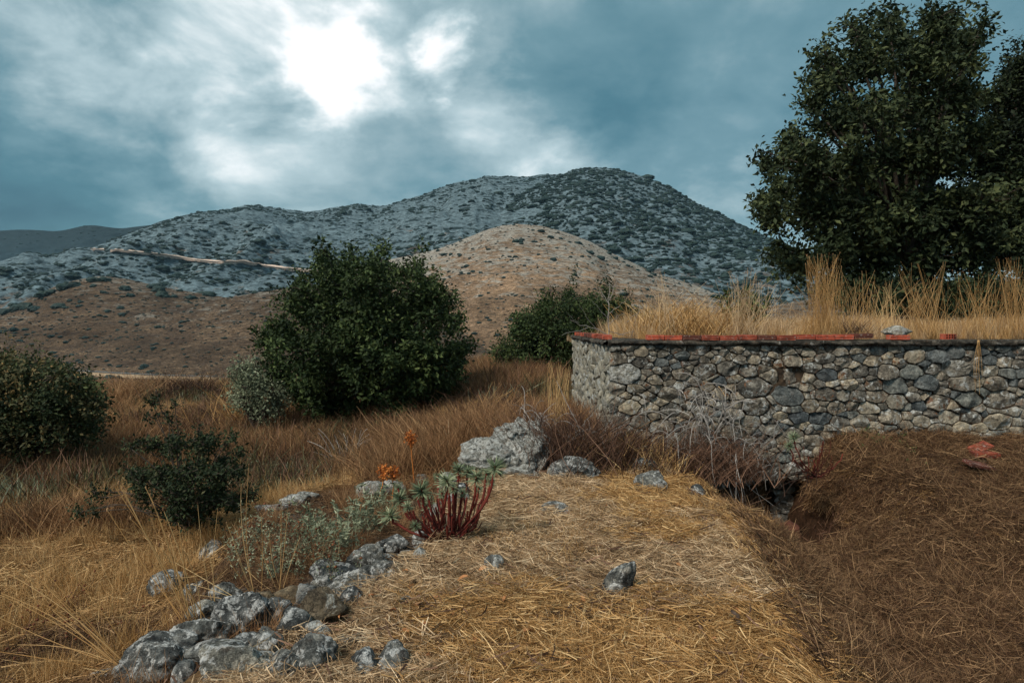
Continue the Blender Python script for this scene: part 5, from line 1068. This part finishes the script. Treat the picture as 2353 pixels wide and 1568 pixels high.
# the red stemmed spurge: every stem and every rosette its own part
def spurge(name, base_uv, Y, tips, bare, label, seed, rs_r=.085, rt=.0095):
    rs = RS(seed); P0 = px(*base_uv, Y) if Y else gpt(*base_uv); Yb = P0[1]; t = empty(name, P0, label, 'plant')
    def stem(P1, r, big=True):
        b_ = rs.normal(0, .05, 3) * [1, 1, .1]; d = P1 - b_; s = np.linspace(0, 1, 9)[:, None]; out = d * [1, 1, 0]; P = b_ + d * s + out * (np.sin(s * math.pi) * .22) - np.array([0, 0, 1]) * np.sin(s * math.pi) * .03 * np.linalg.norm(d) + rs.normal(0, .006, (9, 3)) * np.sin(s * math.pi)
        A = Acc(); tube(A, P, r * .8, r * (1.15 if big else .5), 6, .5)
        A.C[0] = np.repeat(np.linspace(.02, .6 if big else .25, 9), 6); link('stem', A.mesh('stem', MATS['stem_red']), t); return P
    for u, v, k in tips:
        P1 = px(u, v, Yb + rs.uniform(-.28, .28)) - P0; P = stem(P1, rt * rs.uniform(.8, 1.15))
        n = 110; ax = P[-1] - P[-3]; ax /= np.linalg.norm(ax); d = rs.normal(size=(n, 3)); d -= ax * (d @ ax)[:, None]; d /= np.linalg.norm(d, axis=1)[:, None]; lf = rs.uniform(-.55, 1.0, n)[:, None]
        d = d + ax * lf; d /= np.linalg.norm(d, axis=1)[:, None]; b_ = P[-1] - ax * (1 - lf) * .02 + d * .004; R_ = rs_r * k
        V, Q, C = blades(rs, n, b_, b_ + d * R_ * rs.uniform(.7, 1.05, (n, 1)), .0085 * max(.6, k), 2, .15, (.15, 1)); link('leaf_rosette', make_mesh('leaf_rosette', V, Q, MATS['leaf_spurge'], C), t)
        P_ = P; nh = 26; kx = rs.randint(4, 8, nh); b_ = P_[kx] + rs.normal(0, .005, (nh, 3)); d = rs.normal(size=(nh, 3)) - ax * 1.2; d /= np.linalg.norm(d, axis=1)[:, None]
        V, Q, C = blades(rs, nh, b_, b_ + d * .04, .004, 2, .2, (.3, 1)); link('dead_leaves', make_mesh('dead_leaves', V, Q, MATS['stem_red'], C), t)
    for i in range(bare):
        a_ = rs.uniform(0, 2 * math.pi); L = rs.uniform(.18, .46); el = rs.uniform(.5, 1.35); stem(np.array([math.cos(a_) * L * math.cos(el), math.sin(a_) * L * math.cos(el) * .8, L * math.sin(el)]), rt * .75, rs.rand() < .5)
    A = Acc(); [tube(A, curl_branch(rs, rs.normal(0, .03, 3), rs.normal(math.pi * 1.1, .7), rs.uniform(-.1, .4), rs.uniform(.2, .45), .4), .006, .003, 4, .1) for _ in range(12)]
    link('dead_twigs', A.mesh('dead_twigs', MATS['twig_brown']), t); return t
spurge('red_stem_spurge', (1032, 1246), None, [(968,1122,1.1),(1027,1102,1.15),(1054,1074,.8),(1074,1080,.85),(1094,1092,.9),(1138,1070,1.15),(918,1140,.9),(914,1120,.55),(894,1180,1.2),(1063,1128,.5),(952,1204,.5),(978,1160,.55),(1100,1120,.5),(1128,1104,.5),(1015,1130,.55),(935,1160,.6),(1005,1092,.5),(1118,1086,.7),(1040,1118,.6),(985,1146,.7)], 60, 'red stemmed spurge bush with grey green needle rosettes in the middle foreground', 21)
spurge('red_stem_spurge', (1868, 1095), 7.6, [(1822,1000,.9),(1812,1022,.8)], 24, 'smaller red stemmed spurge leaning out over the dark pit, two rosettes up the wall', 22, rt=.0065)
def rust_heads(u0, v0, u1, v1, k, label, seed):
    rs = RS(seed); P0 = gpt(u0, v0); t = empty('rust_flower_stalk', P0, label, 'plant'); P1 = px(u1, v1, P0[1]) - P0; A = Acc(); s = np.linspace(0, 1, 8)[:, None]
    tube(A, P1 * s + rs.normal(0, .008, (8, 3)) * s, .008, .005, 5, .8); V = []
    n = int(150 * k); d = rs.normal(size=(n, 3)); d /= np.linalg.norm(d, axis=1)[:, None]; R_ = .095 * math.sqrt(k); c = P1 + [0, 0, -.01] + d * R_ * rs.uniform(.35, 1, (n, 1)) * [1, 1, 1.1]
    for i in rs.choice(n, 40): q = np.linspace(0, 1, 4)[:, None]; b_ = P1 * rs.uniform(.72, 1); tube(A, b_ + (c[i] - b_) * q, .0028, .0018, 3, .6)
    link('stalk', A.mesh('stalk', MATS['flower_rust']), t)
    m_ = n; dd = rs.normal(size=(m_, 3)); dd /= np.linalg.norm(dd, axis=1)[:, None]; V, Q, C = blades(rs, m_, c, c + dd * .024, .020, 2, .2, (0, 1)); link('flower_head', make_mesh('flower_head', V, Q, MATS['flower_rust'], C), t)
rust_heads(952, 1120, 943, 1003, 1.0, 'tall rust orange dried flower head standing against the dark oak foot', 31)
rust_heads(868, 1160, 884, 1080, 1.1, 'lower broad rust orange dried flower head left of the spurge', 32)
rust_heads(900, 1160, 906, 1082, .6, 'small rust orange dried flower head right of the broad one', 33)
rust_heads(690, 1075, 700, 1035, 1.5, 'rust red dried flowers over the sage on the middle slope', 34)

# tall stalks: tufts with every stalk bent its own way
def stalks(name, base, tips, Y, label, m, rs, wid=.006, depth=.25, head=True, cat='grass tuft', sag=.06, spread=.03):
    P0 = px(*base, Y) if Y else gpt(*base); Yb = P0[1]; t = empty(name, P0, label, cat); T_ = np.array([px(u, v, Yb + rs.uniform(-depth, depth)) - P0 for u, v in tips]); n = len(T_)
    b_ = rs.normal(0, spread, (n, 3)) * [1, 1, 0] + [0, 0, -.03]; A = Acc()
    for i in range(n):
        s = np.linspace(0, 1, 9)[:, None]; d = T_[i] - b_[i]; L = np.linalg.norm(d); bow = np.array([0, 0, 1.]) * np.sin(s * math.pi) * L * sag * rs.uniform(-.2, 1.2) + rs.normal(0, 1, 3) * np.sin(s * math.pi) * L * .025
        tube(A, b_[i] + d * s + bow, wid * .5, wid * .22, 4, rs.uniform(.55, 1))
    link('stalks', A.mesh('stalks', MATS[m]), t)
    if head:
        A = Acc(); V0, T0 = ico(1)
        for i in range(n):
            if rs.rand() < .75: A.add(V0 * [wid * .75, wid * .75, wid * 1.9] * rs.uniform(.7, 1.3) + T_[i], None, T0, rs.uniform(.1, .8))
        if A.n: link('seed_heads', A.mesh('seed_heads', MATS['straw_rust'], False), t)['kind'] = 'stuff'
rs = RS(91)
stalks('tall_grass_tuft', (306, 1540), [(0,1249),(-30,1290),(-20,1330),(10,1150),(0,1496),(-10,1532),(90,1330),(-40,1400),(60,1260),(0,1360),(120,1400),(-60,1340),(-30,1270),(40,1480)], None, 'long golden stalks raking out to the left from the big corner boulder', 'straw_gold', rs, wid=.009, depth=.12)
stalks('tall_grass_tuft', (449, 1445), [(273,1109),(282,1120),(335,1120),(345,1135),(247,1171),(375,1170),(390,1230),(410,1200),(262,1115),(300,1190),(420,1260),(350,1300),(365,1250)], None, 'upright golden stalks rising in front of the young oak shrub', 'straw_gold', rs, wid=.009, depth=.15)
stalks('tall_grass_tuft', (490, 1400), [(454,1156),(500,1170),(470,1240)], None, 'two thin stalks crossing the foot of the young oak shrub', 'straw_gold', rs, wid=.006, depth=.1)
stalks('tall_grass_tuft', (590, 1372), [(572,1068),(554,1110),(520,1200),(600,1180),(540,1260),(500,1250)], None, 'tall single stalks rising from the terrace before the two white stones', 'straw_gold', rs, wid=.006, depth=.15)
stalks('tall_grass_tuft', (640, 1360), [(645,1089),(660,1180),(620,1220),(690,1230),(585,1230),(560,1300)], None, 'thin straight stalks at the middle of the terrace', 'straw_gold', rs, wid=.006, depth=.15)
stalks('tall_grass_tuft', (598, 1394), [(436,1340),(450,1365),(480,1385),(400,1290)], None, 'stalks lying low to the left over the terrace', 'straw_gold', rs, wid=.007, depth=.1)
def fan(u0, u1, vt, n, jit=30): return [(rs.uniform(u0, u1), vt + abs(rs.normal(0, jit)) ) for _ in range(n)]
for base, Y, tips, lab, m in [((1521, 775), 9.2, fan(1508, 1532, 620, 26, 50), 'narrow upright golden tuft at the left end of the platform', 'straw_pale'), ((1700, 775), 9.1, fan(1668, 1740, 615, 70, 45), 'pale tall tuft splaying up beside the green thistle', 'straw_pale'),
        ((1893, 775), 9.1, fan(1848, 1935, 580, 130, 50), 'tallest and thickest golden tuft on the platform, in front of the big oak', 'straw_gold'), ((1960, 775), 9.4, fan(1925, 2010, 620, 34, 60), 'loose tall stalks right of the thickest tuft', 'straw_gold'), ((1800, 775), 9.6, fan(1775, 1835, 680, 22, 40), 'short thin stalks left of the thickest tuft', 'straw_pale'),
        ((2124, 775), 9.2, fan(2060, 2175, 600, 70, 60), 'wide golden tuft right of the white flat stone', 'straw_gold'), ((2030, 770), 9.5, fan(1990, 2070, 640, 34, 50), 'thin stalks behind the white flat stone', 'straw_gold'), ((2240, 778), 9.1, fan(2180, 2300, 620, 56, 60), 'golden tuft above the grass that hangs down the wall', 'straw_gold'), ((2330, 775), 9.1, fan(2285, 2365, 590, 70, 50), 'tall golden tuft at the right picture edge', 'straw_gold'), ((1620, 775), 9.7, fan(1590, 1660, 670, 26, 40), 'thin pale stalks above the orange tangle', 'straw_pale'), ((1745, 775), 9.9, fan(1740, 1790, 640, 20, 40), 'few stalks between the pale tuft and the thickest tuft', 'straw_pale')]:
    stalks('platform_grass_tuft', base, tips + [(base[0] + rs.normal(0, 55), rs.uniform(640, 735)) for _ in range(len(tips) // 2)], Y, lab, m, rs, wid=.0046, depth=.25, spread=.13, sag=.1)
stalks('wall_side_tuft', (1282, 1000), fan(1258, 1312, 830, 44, 40), 8.9, 'golden upright tuft growing against the outer end of the wall', 'straw_gold', rs, wid=.007, depth=.15, spread=.08)
for u, v, n_, h_, lab in [(1350, 1060, 700, .5, 'golden dry grass mixed into the brushwood left of the wall corner'), (1500, 1075, 700, .42, 'golden dry grass in front of the wall between the two brush tangles'), (1600, 1100, 500, .35, 'golden dry grass on the rim left of the pit'), (1240, 1010, 500, .5, 'golden dry grass behind the big white boulder')]:
    brushwood('dry_grass_clump', u, v, None, 0, .5, lab, 'grass clump', under=n_, under_h=h_, under_r=.6, under_m='straw_gold', seed=200 + u)
stalks('pale_stalks', (1045, 1065), [(1003,980),(1018,975),(1030,960),(1060,965),(1078,985),(1035,990),(1100,975),(990,1000)], None, 'few pale straight stalks left of the white boulder', 'straw_pale', rs, wid=.007, depth=.15)
stalks('pale_stalks', (1120, 985), fan(1070, 1190, 870, 26, 40), None, 'slim golden stalks above the brown shrub by the wall end', 'straw_gold', rs, wid=.010, depth=.3, spread=.2)
stalks('hanging_grass', (2248, 775), [(2244,850),(2238,880),(2252,890),(2246,870),(2256,860),(2240,900),(2250,905)], 8.40, 'dry strands hanging down the wall face from the top', 'straw_gold', rs, wid=.006, depth=.03, head=False, sag=.05, spread=.02)
# bare sapling on the wall corner
rs = RS(51); P0 = px(1398, 772, 9.6); t = empty('bare_sapling', P0, 'thin bare grey sapling and fallen twigs over the left end of the wall top', 'dead plant'); A = Acc()
for b_, e, r in [((1398,772),(1400,655),.008),((1399,735),(1360,690),.005),((1399,720),(1440,690),.005),((1400,700),(1375,660),.004),((1400,690),(1420,640),.004),((1398,760),(1450,775),.006),((1450,775),(1470,690),.004),((1440,740),(1480,700),.004),((1395,768),(1310,735),.006),((1350,752),(1290,770),.004),((1330,742),(1300,715),.004),((1420,770),(1500,745),.004),((1375,765),(1330,700),.003),((1399,745),(1430,720),.004)]:
    s = np.linspace(0, 1, 8)[:, None]; a_ = px(*b_, 9.6); c_ = px(*e, 9.6 + rs.uniform(-.3, .3)); tube(A, a_ + (c_ - a_) * s + rs.normal(0, .012, (8, 3)) * np.sin(s * 3.14) - P0, r, r * .4, 5, .6)
link('branches', A.mesh('branches', MATS['twig_grey']), t)
# dead wood lying in the hollow
def wood(pts, r0, r1, label, m='dead_wood', name='dead_branch'):
    P = np.array([gpt(u, v) + [0, 0, r0 * .6 + .05] for u, v in pts]); P0 = P[0].copy(); q = np.linspace(0, len(P) - 1, 5 * len(P)); P = np.stack([np.interp(q, np.arange(len(P)), P[:, i]) for i in range(3)], 1); P[1:-1] += RS(7).normal(0, r0 * .22, P[1:-1].shape)
    A = Acc(); tube(A, P - P0, r0, r1, 8); o = link(name, A.mesh(name, MATS[m]), None, P0); tag(o, label, 'branch'); return o
wood([(1905,1522),(1878,1490),(1855,1462),(1850,1430),(1842,1405)], .022, .030, 'crooked dead branch lying lowest in the brown hollow')
wood([(1852,1404),(1890,1385),(1930,1368),(1955,1350)], .028, .022, 'dark dead log continuing from the top of the crooked branch')
wood([(1985,1355),(2010,1385),(2042,1402)], .020, .016, 'short dark forked stick in the middle of the hollow')
wood([(1985,1355),(1998,1325),(2020,1308)], .018, .010, 'upturned dark twig rising from the short dark stick')
wood([(2124,1478),(2155,1473),(2192,1478)], .014, .012, 'small pale dry stick at the lower right of the hollow')
wood([(1680,1432),(1692,1442),(1700,1462)], .018, .010, 'short split piece of pale wood on the edge of the mound')
# fallen leaves
def leaf_mesh(seed):
    rs = RS(seed); n = 7; t_ = np.linspace(0, 1, n); w_ = np.sin(t_ ** .8 * math.pi) * .26 * rs.uniform(.8, 1.2); cu = rs.uniform(.5, 1.6); z = .25 * np.sin(t_ * cu * 2 + rs.uniform(0, 2)); V = []
    for i in range(n): V += [[t_[i] - .5, -w_[i], z[i] + abs(rs.normal(0, .05)) + w_[i] * .5], [t_[i] - .5, 0, z[i]], [t_[i] - .5, w_[i], z[i] + w_[i] * .5]]
    i = np.arange(n - 1)[:, None] * 3 + np.arange(2)[None]; i = i.reshape(-1, 1); return make_mesh('fallen_leaf', V, np.concatenate([i, i + 3, i + 4, i + 1], 1), MATS['leaf_fallen'], rs.uniform(0, 1, len(V)) * .5 + rs.uniform(0, .5), True)
LM = [leaf_mesh(s) for s in range(6)]; rs = RS(66)
lf = [(963,1412,24),(955,1430,18),(975,1465,16),(1065,1357,20),(1095,1240,20),(1215,1480,24),(858,1395,18),(905,1430,16),(1030,1478,20),(1435,1440,18),(1300,1560,20),(1230,1530,18),(1688,1425,20),(1110,1330,16),(820,1365,18),(785,1440,16),(870,1350,16),(1000,1400,14),(1040,1440,14),(1160,1400,14),(1480,1520,16),(1560,1480,14),(1340,1400,12),(1090,1500,16),(985,1540,18),(1150,1545,16),(930,1478,14),(1920,1080,16),(2000,1110,16),(2040,1085,14),(2150,1460,14),(2060,1300,16),(2120,1200,12),(1950,1250,12),(1820,1540,16),(2250,1250,14),(1480,1200,10),(1560,1320,12),(1390,1180,10),(1640,1500,14),(930,1340,18),(945,1375,16)]
for u, v, s_ in lf:
    p = gpt(u, v); o = link('fallen_leaf', LM[rs.randint(6)], None, p + [0, 0, .065]); k = s_ / F * p[1] * 1.3; o.scale = (k, k, k); o.rotation_euler = (rs.normal(0, .4), rs.normal(0, .4), rs.uniform(0, 6.28)); tag(o, 'curled tan oak leaf fallen on the dry grass', 'leaf', 'fallen leaves strewn over the straw')
p = gpt(600, 1470); o = link('fallen_leaf', LM[2], None, p + [0, 0, .05]); o.scale = (.075,) * 3; tag(o, 'yellow green leaf lying between the rocks of the rubble edge', 'leaf')
# ------------------------------------------------------------------ the air
bm_V = np.array([(x, y, z) for z in (-27, 330) for y in (-4700, 4700) for x in (-4700, 4700)], float)
hz = link('haze', make_mesh('haze', bm_V, np.array([[0, 2, 3, 1], [4, 5, 7, 6], [0, 1, 5, 4], [2, 6, 7, 3], [0, 4, 6, 2], [1, 3, 7, 5]]))); tag(hz, 'thin blue grey haze over the valley', 'haze', kind='stuff')
hm = bpy.data.materials.new('haze_air'); hm.use_nodes = True; nt = hm.node_tree; nt.nodes.clear(); pv = nt.nodes.new('ShaderNodeVolumePrincipled'); pv.inputs['Color'].default_value = (.42, .72, .92, 1); pv.inputs['Density'].default_value = .00005; pv.inputs['Anisotropy'].default_value = 0.0
ou = nt.nodes.new('ShaderNodeOutputMaterial'); nt.links.new(pv.outputs[0], ou.inputs['Volume']); hz.data.materials.append(hm)
